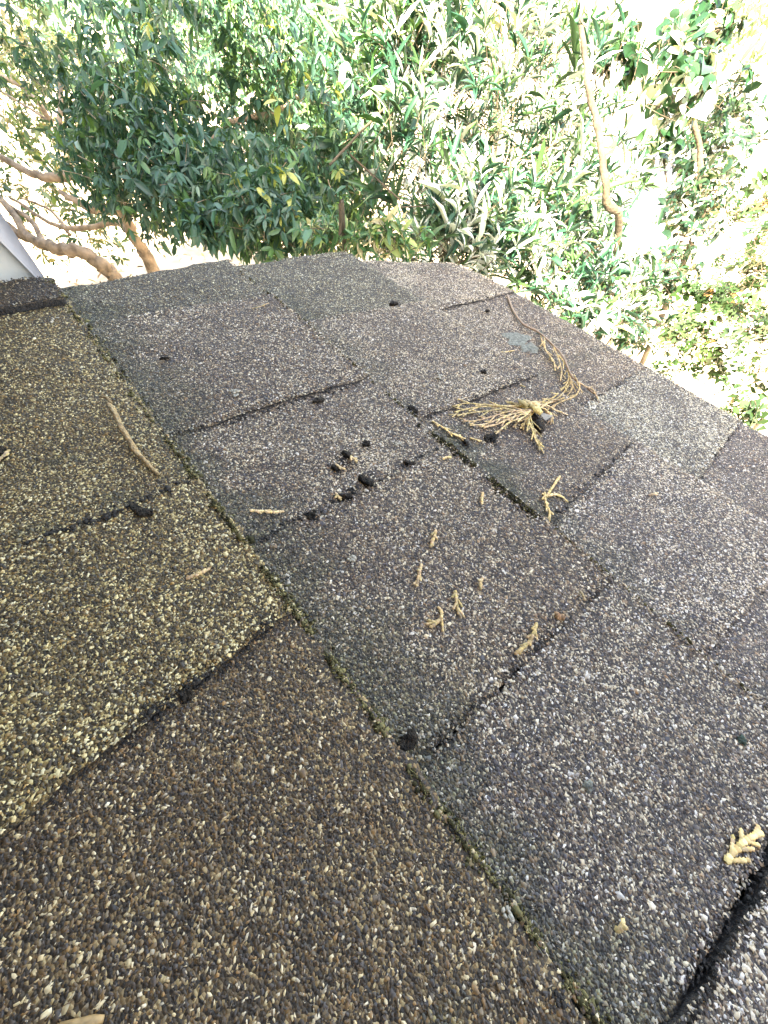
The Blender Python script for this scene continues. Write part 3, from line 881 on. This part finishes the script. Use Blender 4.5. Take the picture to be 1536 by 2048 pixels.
pod('long black pod lowest of the group near centre', 718, 950, 748, 970, .0036, bend=.08)
pod('flat dark pod in the slot below the group near centre', 680, 993, 706, 993, .0026, lumpy=.25)
pod('small angular pod near the end of the sideways cedar bit', 617, 1038, 630, 1026, .0028, lumpy=.3)
pod('narrow dark pod in the slot left of the dirt-filled seam', 806, 921, 832, 927, .0022, bend=.15)
pod('left one of two black pods standing below the sprig fan', 972, 884, 978, 868, .0030, lumpy=.2)
pod('right one of two black pods standing below the sprig fan', 984, 884, 992, 864, .0030, lumpy=.2)
pod('thick hooked black pod in the dark line at left', 262, 1004, 308, 1028, .0036, bend=.16, lumpy=.1)
pod('black wedge-shaped pod wedged at the nearest mossy seam', 800, 1500, 832, 1462, .0036, lumpy=.25)
pod('dark pod half hidden in the slot at lower left', 360, 1398, 384, 1382, .0030, lumpy=.25)
pod('dark pod cut by the left frame edge', -14, 918, 4, 892, .0034)
pod('thin dark sliver right of the stick top', 318, 718, 340, 715, .0018)
pod('black cedar knot at the joint of the pair of shoots', 926, 878, 936, 892, .0024, lumpy=.3)
dirt('dirt', [(690, 930, .05, 50), (735, 965, .04, 40), (690, 995, .04, 30), (625, 1035, .03, 25), (930, 885, .04, 40), (985, 880, .03, 30)], 'brown-black crumbs scattered around the group of pods', (.03, .024, .018))
# brown knob
def lump(name, label, cat, x, y, size, mtl, n=9, col=(1, 1, 1), flat=.6, spread=1.0):
    g = Geo()
    P = np.array([rpx(x + random.gauss(0, 5)*spread, y + random.gauss(0, 4)*spread, size*.5) for _ in range(n)])
    scatter_blobs(g, P, np.full(n, size) * rng.uniform(.5, 1.1, n), np.tile(np.array(col), (n, 1)) * rng.uniform(.6, 1.3, (n, 1)), flat)
    o = g.build(name, mtl); return tagit(o, label, cat)
lump('bud', 'small brown dried bud right of the long bent cedar piece', 'bud', 1121, 1235, .0022, M_CEDAR, 8, (.32, .19, .10), .9, .7)
lump('dropping', 'white and grey crumb left of centre on the brown shingle', 'crumb', 469, 786, .0017, M_FLECK, 12, (1.9, 1.9, 1.8))
lump('dropping', 'white crumb with dark edge left of the lichen patch', 'crumb', 878, 753, .0018, M_FLECK, 10)
lump('dropping', 'white-spotted crumb left of the scattered cedar tips', 'crumb', 702, 1120, .0014, M_FLECK, 10)
lump('dropping', 'long white fleck on the nearest mossy seam', 'crumb', 1024, 1828, .0011, M_FLECK, 9, (1, 1, 1), .5, 1.5)
lump('dropping', 'pale fleck under the lifted corner shingle at left', 'crumb', 102, 637, .0014, M_FLECK, 7)
lump('dropping', 'greyish crumb right of the group of pods', 'crumb', 795, 888, .0011, M_FLECK, 9, (.5, .55, .5))
# lichen
def lichen(label, x, y, ru, rv, seed, col=None):
    rg = np.random.default_rng(seed)
    u0, v0 = uv_of(x, y)
    n = 36
    a = np.linspace(0, 2*math.pi, n, endpoint=False)
    rad = 1 + .16*np.sin(3*a+seed) + .12*np.sin(5*a+2*seed) + .08*rg.uniform(-1, 1, n)
    rings = [0.35, .7, 1.0]
    V = [roof_pt(u0, v0, find_H(u0, v0) + .0013)]
    for rr in rings:
        for k in range(n):
            u = u0 + ru*rad[k]*rr*math.cos(a[k]); v = v0 + rv*rad[k]*rr*math.sin(a[k])
            V.append(roof_pt(u, v, find_H(u, v) + (.0012 if rr < 1 else .0003) + rg.uniform(-.0002, .0003)))
    k = np.arange(n); k2 = (k+1) % n
    T = np.stack([np.zeros(n, int), 1+k, 1+k2], 1)
    Q = np.concatenate([np.stack([1+i*n+k, 1+(i+1)*n+k, 1+(i+1)*n+k2, 1+i*n+k2], 1) for i in range(2)])
    if np.dot(np.cross(UX, UV), UN) < 0: T = T[:, ::-1]; Q = Q[:, ::-1]
    g = Geo(); g.add(V, tris=T, quads=Q)
    o = g.build('lichen', col or M_LICHEN); return tagit(o, label, 'lichen')
lichen('pale green lichen patch beside the stem of the big sprig', 1032, 680, .075, .10, 2)
lichen('second lichen lobe touching the stem side of the larger patch', 1058, 699, .05, .07, 5)
lichen('small round bluish lichen spot on the lower right shingle', 1166, 1573, .0115, .014, 3)
M_LICHEN2 = mat('dark lichen', (.05, .08, .06), rough=.9, noise=.3, nscale=400, bump=.6, bscale=900)
lichen('dark green lichen spot near the right frame edge', 1460, 1484, .011, .013, 4, M_LICHEN2)
lichen('small green moss dot left of the big sprig stem', 1076, 672, .02, .03, 6, M_LICHEN2)
# curled dry leaf piece at the bottom edge
g = Geo(); q0 = rpx(170, 2040, .003)
tube(g, np.array([rpx(118, 2052, .0006), rpx(150, 2046, .0010), rpx(185, 2042, .0011), rpx(208, 2036, .0007)]), [.0006, .0008, .0009, .0006], 7, tint=(.34, .23, .11), bump=.35)
tagit(g.build('leaf_scrap', M_CEDAR), 'curled tan leaf scrap at the bottom edge of the roof', 'leaf')

# ------------------------------------------------------------------ foliage
def leaf_template(kind):
    if kind == 'lobed':
        # deeply lobed outline
        out = [(0, 0), (.12, .18), (.42, .12), (.24, .34), (.52, .42), (.26, .56), (.40, .74), (.14, .78), (0, 1.0)]
        L = [(x, y, -.25*y*y + .10*abs(x)) for x, y in out]; Rr = [(-x, y, z) for x, y, z in L[1:-1]]
        V = np.array(L + Rr + [(0, .25, .0), (0, .5, -.05), (0, .75, -.13)], float)
        nL = len(L); mid = nL + len(Rr)
        def m(y): return mid + (0 if y < .36 else (1 if y < .65 else 2))
        T = []
        for k in range(nL - 1): T.append([k, k+1, m((L[k][1]+L[k+1][1])/2)])
        ridx = [0] + list(range(nL, nL+len(Rr))) + [nL-1]
        for k in range(len(ridx)-1):
            y = (V[ridx[k]][1] + V[ridx[k+1]][1])/2
            T.append([ridx[k+1], ridx[k], m(y)])
        T += [[0, 2, mid]]
        return V, np.array(T)
    ys = np.array([0, .16, .38, .62, .84, 1.0])
    ws = {'broad': [0, .62, 1, .92, .5, 0], 'narrow': [0, .6, .95, 1, .7, 0], 'round': [0, .8, 1.05, 1.05, .75, 0]}[kind]
    V = []; 
    for y, w in zip(ys, ws):
        z = -.22*y*y
        V += [(-w*.5, y, z + .16*w*.5), (0, y, z), (w*.5, y, z + .16*w*.5)]
    V = np.array(V, float)
    Q = []
    for i in range(len(ys)-1):
        a = i*3; Q += [[a, a+1, a+4, a+3], [a+1, a+2, a+5, a+4]]
    T = []
    for q in Q: T += [[q[0], q[1], q[2]], [q[0], q[2], q[3]]]
    return V, np.array(T)
LT = {k: leaf_template(k) for k in ('broad', 'narrow', 'round', 'lobed')}
def lite(kind):
    ys = np.array([0, .28, .68, 1.0]); ws = {'broad': [0, .9, .85, 0], 'narrow': [0, .85, .9, 0], 'round': [0, 1, 1, 0]}[kind]
    V = [(0, 0, 0)]
    for y, w in zip(ys[1:3], ws[1:3]): V += [(-w*.5, y, -.22*y*y + .08*w), (0, y, -.22*y*y), (w*.5, y, -.22*y*y + .08*w)]
    V.append((0, 1, -.22))
    T = [[0, 2, 1], [0, 3, 2], [1, 2, 5], [1, 5, 4], [2, 3, 6], [2, 6, 5], [4, 5, 7], [5, 6, 7]]
    return np.array(V, float), np.array(T)
LT2 = {k: (lite(k) if k != 'lobed' else LT[k]) for k in LT}

def leaf_frames(D, Nn):
    D = D / (np.linalg.norm(D, axis=1)[:, None] + 1e-9)
    X = np.cross(D, Nn); X /= np.linalg.norm(X, axis=1)[:, None] + 1e-9
    Z = np.cross(X, D)
    return X, D, Z

def make_leaves(P, D, Nn, L, Wd, cols, kind):
    V0, T0 = LT2[kind]
    X, Yd, Zd = leaf_frames(D, Nn)
    n = len(P)
    bend = rng.uniform(.4, 1.9, n)
    loc = V0[None] * np.ones((n, 1, 1))
    V = P[:, None, :] + (loc[..., 0]*Wd[:, None])[..., None]*X[:, None] + (loc[..., 1]*L[:, None])[..., None]*Yd[:, None] \
        + (loc[..., 2]*L[:, None]*bend[:, None]*.9)[..., None]*Zd[:, None]
    T = (np.arange(n)[:, None, None]*len(V0) + T0[None]).reshape(-1, 3)
    return V.reshape(-1, 3), T, np.repeat(cols, len(V0), 0)

WORLD2IMG = W.T
def project(P):
    q = (P - CAM) @ W      # rows: image axes
    z = q[:, 2]
    return q[:, 0]/np.maximum(z, 1e-3)*F + CX, q[:, 1]/np.maximum(z, 1e-3)*F + CY, z

def plant(name, label, cat, base, kind, blobs, n_cl, per, L, wr, cols, up=(0, 0, .3), droop=.5, spread=1.0, mtl=None, limbs=(), bark=None,
          n_single=300, twig=True, group=None, shell=.45, min_px=10, gap_t=-1.2):
    """blobs: (px, py, depth, rx, ry, rz) with rx, ry in photo pixels and rz in metres."""
    root = empty(name, (base[0], base[1], 0), label, cat, group)
    bark = bark or M_BARK2; mtl = mtl or M_LEAF
    for li, (path, r0, r1) in enumerate(limbs):
        g = Geo(); Pp = smooth_path(path, 6)
        Pp = Pp + rng.normal(0, 1, Pp.shape) * r0 * .12
        tube(g, Pp, np.linspace(r0, r1, len(Pp)), 10, bump=.10)
        g.build('trunk' if li == 0 else 'branch', bark, root, smooth=True)
    tot = sum(b[3]*b[4] for b in blobs)
    CP = []; CO = []
    for b in blobs:
        c = px(b[0], b[1], b[2]); k = max(3, int(n_cl * b[3]*b[4] / tot))
        v = rng.normal(0, 1, (k, 3)); v /= np.linalg.norm(v, axis=1)[:, None]
        rad = rng.uniform(0, 1, k) ** shell
        q = v * rad[:, None]
        s = b[2] / F
        off = q[:, :1]*(W @ np.array([1, 0, 0]))*b[3]*s + q[:, 1:2]*(W @ np.array([0, 1, 0]))*b[4]*s + q[:, 2:]*(W @ np.array([0, 0, 1]))*b[5]
        # clumping leaves gaps
        CP.append(c + off); CO.append(off / (np.linalg.norm(off, axis=1)[:, None] + 1e-9))
    CP = np.concatenate(CP); CO = np.concatenate(CO)
    ok = (CP[:, 2] > .05) & ~((CP[:, 1] < .62) & (CP[:, 0] > -.75) & (CP[:, 2] > 2.2)) & (CP[:, 1] > .15)
    nz = np.sin(CP[:, 0]*7.1+1)+np.sin(CP[:, 1]*8.3+2)+np.sin(CP[:, 2]*9.7)
    ok &= nz > gap_t
    CP = CP[ok]; CO = CO[ok]
    n = len(CP)
    tw = CO*.7 + np.array(up)[None] + rng.normal(0, .45, (n, 3))
    tw /= np.linalg.norm(tw, axis=1)[:, None]
    P = []; D = []; Nn = []; LL = []; WW = []; CC = []
    cols = [(np.array(c), w) for c, w in cols]
    cw = np.array([w for _, w in cols]); cw = cw/cw.sum(); ca = np.array([c for c, _ in cols])
    ccl = rng.choice(len(ca), n, p=cw)
    m_ = per
    A = np.cross(tw, np.array([.31, .2, .93])); A /= np.linalg.norm(A, axis=1)[:, None]
    B = np.cross(tw, A)
    for k in range(m_):
        an = 2*math.pi*k/m_*1.618 + rng.uniform(-.4, .4, n)
        out = np.cos(an)[:, None]*A + np.sin(an)[:, None]*B
        d = tw*rng.uniform(.15, .7, (n, 1)) + out*spread*rng.uniform(.5, 1.1, (n, 1)) + np.array([0, 0, -droop])*rng.uniform(.3, 1.3, (n, 1))
        P.append(CP + tw*(-L*.5*rng.uniform(0, 1, (n, 1))) + out*L*.05)
        D.append(d)
        nn = tw + np.array([0, 0, .6]) + rng.normal(0, .35, (n, 3)); Nn.append(nn)
        l = L*rng.lognormal(-.04, .34, n); LL.append(l); WW.append(l*wr*rng.uniform(.8, 1.2, n))
        c = ca[ccl].copy()
        sw = rng.uniform(0, 1, n) < .18
        c[sw] = ca[rng.choice(len(ca), sw.sum(), p=cw)]
        CC.append(c*rng.uniform(.65, 1.35, (n, 1)))
    P, D, Nn = map(np.concatenate, (P, D, Nn)); LL = np.concatenate(LL); WW = np.concatenate(WW); CC = np.concatenate(CC)
    CC = np.clip(CC, .004, .8)
    if twig:
        g = Geo()
        mm = min(n, 700)
        for q in rng.choice(n, mm, replace=False):
            e = CP[q] - tw[q]*L*rng.uniform(1.2, 3.2) + rng.normal(0, .1, 3)*L
            tube(g, np.array([e, (e + CP[q])/2 + rng.normal(0, .06, 3)*L, CP[q]]), [L*.035, L*.028, L*.018], 4, cap=False)
        o = g.build('twigs', bark, root); o['kind'] = 'stuff'
    # the leaves that show largest are objects of their own
    x, y, z = project(P)
    inf = (x > -20) & (x < 1556) & (y > -20) & (y < 900) & (z > 0)
    size = np.where(inf, LL*F/np.maximum(z, .05), 0)
    cand = np.argsort(-(size / 1.0 - 0*z))
    cand = cand[size[cand] >= min_px]
    # prefer the leaves nearest the camera
    cand = cand[np.argsort(z[cand])][:n_single]
    single = np.zeros(len(P), bool); single[cand] = True
    Vv, T, cc = make_leaves(P[~single], D[~single], Nn[~single], LL[~single], WW[~single], CC[~single], kind)
    o = mesh_obj('foliage', Vv, T, mtl, root, tint=cc); o['kind'] = 'stuff'
    X, Yd, Zd = leaf_frames(D, Nn)
    V0, T0 = LT[kind]
    variants = []
    for q in range(14):
        c = ca[rng.choice(len(ca), p=cw)]*rng.uniform(.7, 1.3)
        Vq = V0.copy(); Vq[:, 0] *= wr*rng.uniform(.85, 1.15); Vq[:, 2] *= rng.uniform(.4, 1.8)
        variants.append(mesh_only('leaf', Vq, T0, mtl, tint=np.clip(c, .004, .8)))
    inv = root.matrix_world.inverted()
    for q in np.nonzero(single)[0]:
        lo_ = bpy.data.objects.new('leaf', variants[int(rng.integers(14))])
        s = LL[q]
        mw = Matrix([[X[q][r]*s, Yd[q][r]*s, Zd[q][r]*s, P[q][r]] for r in range(3)] + [[0, 0, 0, 1]])
        C.objects.link(lo_)
        lo_.parent = root
        lo_.matrix_local = inv @ mw
    return root

def foot(p, dx=0, dy=0):
    return np.array([p[0]+dx, p[1]+dy, 0.0])
GREEN_D = [((.035, .098, .062), 5), ((.055, .13, .08), 4), ((.14, .22, .15), 1.0), ((.08, .17, .06), 2.2), ((.12, .22, .06), .8), ((.34, .36, .10), .15)]
GREEN_L = [((.05, .11, .04), 3), ((.40, .48, .38), 1.5), ((.68, .76, .74), 5), ((.018, .075, .042), 7), ((.035, .10, .03), 3)]  # palest tints put blown-out sunlight into the leaf colour

# broadleaf evergreen filling the upper left and middle
b0 = px(305, 560, 2.6)
plant('evergreen_tree', 'dark green broadleaf evergreen with glossy whorled leaves behind the far roof edge', 'tree', b0, 'broad',
      [(450, 210, 1.75, 270, 210, .40), (330, 330, 1.65, 200, 130, .3), (600, 330, 1.65, 200, 170, .35), (640, 120, 2.1, 190, 180, .4), (560, 440, 1.45, 130, 75, .2),
       (200, 90, 2.2, 240, 130, .4), (180, 260, 1.9, 100, 130, .25), (400, 440, 1.5, 70, 40, .1)],
      6200, 7, .038, .33, GREEN_D, droop=.75, gap_t=-.75, n_single=300,
      limbs=[([foot(px(330, 600, 2.9)), px(310, 550, 2.5), px(275, 490, 2.3), px(250, 420, 2.15), px(235, 330, 2.1), px(240, 200, 2.15)], .045, .015),
             ([px(268, 480, 2.3), px(235, 445, 2.4), px(180, 455, 2.5), px(110, 450, 2.6), px(20, 395, 2.7)], .022, .010),
             ([px(250, 420, 2.15), px(180, 415, 2.1), px(120, 385, 2.1)], .03, .012),
             ([px(250, 430, 2.15), px(330, 380, 1.9), px(450, 250, 1.8)], .018, .006),
             ([px(118, 250, 2.1), px(122, 180, 2.1), px(118, 90, 2.2)], .014, .008),
             ([px(450, 250, 1.9), px(590, 200, 1.9), px(660, 60, 2.1)], .014, .006)], bark=M_BARK)

# tan multi-stem tree at far left
b1 = px(210, 590, 3.4)
plant('crape_tree', 'bare tan multi-stemmed tree arching at the left beside the wall', 'tree', b1, 'narrow',
      [(60, 240, 3.2, 150, 190, .6), (80, 440, 3.3, 150, 60, .4), (180, 470, 3.4, 90, 50, .3), (20, 90, 3.6, 130, 120, .6)],
      850, 6, .055, .34, [((.10, .17, .07), 3), ((.20, .26, .12), 2), ((.30, .27, .12), 1), ((.05, .12, .06), 2)], droop=.3, mtl=M_PALE, n_single=120,
      limbs=[([foot(px(330, 700, 3.7)), px(240, 575, 3.2), px(205, 530, 3.0), px(160, 505, 2.9), px(100, 492, 2.9), px(60, 480, 3.0), px(-30, 420, 3.2)], .065, .03),
             ([px(60, 480, 3.0), px(20, 420, 3.0), px(-40, 350, 3.1)], .03, .02),
             ([px(90, 492, 2.95), px(60, 440, 3.0), px(0, 400, 3.1), px(-80, 340, 3.2)], .022, .012),
             ([px(150, 350, 2.4), px(90, 355, 2.4), px(40, 335, 2.4), px(-40, 290, 2.4)], .026, .018),
             ([px(104, 245, 2.7), px(75, 205, 2.6), px(40, 170, 2.6), px(-30, 140, 2.6)], .018, .012),
             ([px(95, 240, 2.7), px(40, 205, 2.8), px(-30, 165, 2.8)], .009, .006),
             ([px(140, 470, 3.0), px(100, 420, 3.0), px(40, 395, 3.0)], .014, .006)], bark=M_BARK)

# narrow leaved shrub in full sun
b2 = px(1230, 700, 2.6)
plant('narrow_leaved_shrub', 'sunlit shrub with upright narrow leaves tinted pale for sun glare beyond the eave', 'shrub', b2, 'narrow',
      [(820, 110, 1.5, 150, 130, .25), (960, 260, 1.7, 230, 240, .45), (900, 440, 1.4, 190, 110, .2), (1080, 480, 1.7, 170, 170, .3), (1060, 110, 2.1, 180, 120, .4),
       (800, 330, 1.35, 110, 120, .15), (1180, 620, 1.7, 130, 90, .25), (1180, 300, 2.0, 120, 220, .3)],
      2500, 8, .064, .16, GREEN_L, up=(0, 0, .9), droop=-.25, spread=.62, mtl=M_SUNLIT_LEAF, n_single=300,
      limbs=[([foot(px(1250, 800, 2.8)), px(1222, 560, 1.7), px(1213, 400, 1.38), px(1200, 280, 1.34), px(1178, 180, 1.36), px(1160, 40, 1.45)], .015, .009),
             ([px(1213, 400, 2.3), px(1180, 520, 2.4), px(1160, 600, 2.5)], .015, .012),
             ([px(660, 330, 1.4), px(720, 265, 1.42), px(765, 220, 1.45), px(820, 160, 1.5)], .0045, .0035),
             ([px(690, 300, 1.5), px(800, 400, 1.4)], .004, .003),
             ([px(1200, 290, 2.25), px(1120, 220, 2.1), px(1040, 120, 2.1)], .012, .005),
             ([px(880, 0, 1.6), px(888, 60, 1.6), px(884, 120, 1.6)], .008, .004)])

# large rounded leaves top right
plant('round_leaved_shrub', 'shrub with large rounded deep green leaves at the upper right', 'shrub', px(1400, 420, 2.6), 'round',
      [(1370, 120, 1.9, 70, 80, .15), (1330, 210, 1.8, 80, 90, .15), (1260, 250, 1.8, 40, 60, .1), (1240, 110, 2.0, 60, 60, .1), (1400, 60, 2.1, 90, 50, .2), (1430, 200, 2.1, 50, 60, .2)], 330, 5, .056, .55,
      [((.012, .048, .018), 4), ((.025, .07, .025), 2), ((.5, .56, .5), .8)], droop=.5, n_single=300,
      limbs=[([foot(px(1420, 600, 3.2)), px(1385, 480, 2.4), px(1392, 390, 2.2), px(1400, 300, 2.1), px(1370, 160, 1.95)], .025, .01),
             ([px(1320, 240, 1.9), px(1328, 320, 1.95), px(1334, 365, 2.0)], .006, .004)])
plant('fine_leaved_shrub', 'green fine-leaved shrub beside the thin leaning trunk at the right', 'shrub', px(1370, 560, 2.8), 'narrow',
      [(1420, 300, 2.3, 80, 130, .3), (1400, 400, 2.2, 70, 90, .2), (1320, 560, 2.2, 90, 70, .2), (1200, 690, 1.8, 80, 60, .15), (1460, 220, 2.4, 60, 60, .2), (1300, 660, 2.3, 70, 60, .2)], 760, 7, .045, .36,
      [((.012, .042, .022), 5), ((.03, .075, .03), 3), ((.6, .64, .62), 2)], droop=.1, mtl=M_PALE, n_single=200,
      limbs=[([foot(px(1290, 640, 3.4)), px(1345, 510, 2.7), px(1385, 450, 2.5), px(1390, 380, 2.5), px(1400, 300, 2.5)], .022, .012)])
# lobed leaves lower right
plant('lobed_leaf_shrub', 'yellowing shrub with lobed leaves along the right frame edge', 'shrub', px(1560, 800, 2.6), 'lobed',
      [(1510, 560, 1.6, 80, 110, .2), (1440, 590, 1.7, 80, 60, .15), (1400, 680, 1.7, 100, 60, .15), (1500, 720, 1.6, 80, 70, .15), (1330, 740, 1.8, 60, 40, .1), (1520, 420, 1.8, 50, 80, .15),
       (1490, 820, 1.6, 60, 30, .08)], 210, 5, .055, .9,
      [((.025, .06, .018), 5), ((.05, .09, .03), 3), ((.6, .62, .55), 2), ((.16, .09, .03), .5)], droop=.4, mtl=M_PALE, n_single=300,  # near-white tint paints strong sunlight onto some leaves
      limbs=[([foot(px(1700, 800, 2.0)), px(1640, 700, 1.9), px(1520, 640, 1.8), px(1440, 590, 1.8)], .014, .005)])
# pale new growth right behind the far corner
plant('young_shrub', 'low shrub with yellow-green new leaves just behind the rounded roof corner', 'shrub', px(650, 500, 1.6), 'narrow',
      [(650, 470, 1.25, 60, 28, .06), (770, 475, 1.2, 90, 38, .06), (690, 450, 1.3, 60, 26, .06)], 170, 7, .032, .26, [((.20, .28, .09), 2), ((.5, .46, .3), 1), ((.05, .14, .05), 4)], droop=.2, n_single=150,
      limbs=[([foot(px(700, 560, 2.0)), px(690, 520, 1.3), px(680, 470, 1.2)], .01, .005)])
# background masses
for (nm, lab, bl, n_, cc) in [
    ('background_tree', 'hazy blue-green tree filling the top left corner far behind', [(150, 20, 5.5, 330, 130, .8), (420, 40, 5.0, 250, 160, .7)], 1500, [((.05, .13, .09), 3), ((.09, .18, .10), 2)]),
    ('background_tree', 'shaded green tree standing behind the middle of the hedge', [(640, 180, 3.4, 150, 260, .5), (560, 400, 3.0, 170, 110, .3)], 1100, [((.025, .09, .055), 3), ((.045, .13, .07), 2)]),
    ('background_tree', 'sun-bleached tree far behind the narrow-leaved shrub, upper crown added to shade the path', [(980, 20, 4.6, 210, 60, .6), (1500, 60, 5.2, 90, 60, .5), (1640, -200, 5.0, 280, 110, 1.1), (1760, -170, 7.5, 260, 110, 1.6)], 1300, [((.12, .18, .08), 3), ((.22, .26, .14), 2)]),  # last two blobs are unseen crown, added to dapple the path
    ]:
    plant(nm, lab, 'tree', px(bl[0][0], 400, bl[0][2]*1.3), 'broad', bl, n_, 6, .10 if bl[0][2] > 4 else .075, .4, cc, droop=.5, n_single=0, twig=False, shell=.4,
          limbs=[([foot(px(bl[0][0], 420, bl[0][2]*1.3)), px(bl[0][0]+10, 250, bl[0][2]*1.1), px(bl[0][0], bl[0][1]+20, bl[0][2])], .08, .03)])

# wooden rail and path, leaf litter
g = Geo(); tube(g, smooth_path([px(360, 404, 3.1), px(430, 416, 3.05), px(500, 428, 3.0)], 4), .045, 10, bump=.06)
rail = g.build('fence_rail', M_WOOD, smooth=True); tagit(rail, 'tan wooden rail showing through the leaves above the far roof edge', 'rail')
# leaf litter on the ground
n = 12000
lx = rng.uniform(-9, 6, n); ly = rng.uniform(.3, 12, n)
P = np.stack([lx, ly, np.full(n, .02) + rng.uniform(0, .03, n)], 1)
a = rng.uniform(0, 6.283, n)
D = np.stack([np.cos(a), np.sin(a), rng.normal(0, .3, n)], 1); Nn = np.stack([rng.normal(0, .4, n), rng.normal(0, .4, n), np.ones(n)], 1)
cols = np.array([[.42, .30, .18], [.55, .42, .28], [.25, .16, .09], [.3, .28, .12]])[rng.integers(0, 4, n)] * rng.uniform(.6, 1.2, (n, 1))
Vv, T, cc = make_leaves(P, D, Nn, rng.uniform(.05, .11, n), rng.uniform(.02, .04, n), cols, 'broad')
o = mesh_obj('leaf_litter', Vv, T, M_LITTER, tint=cc); tagit(o, 'dry fallen leaves scattered over the garden ground', 'leaf litter', kind='stuff')
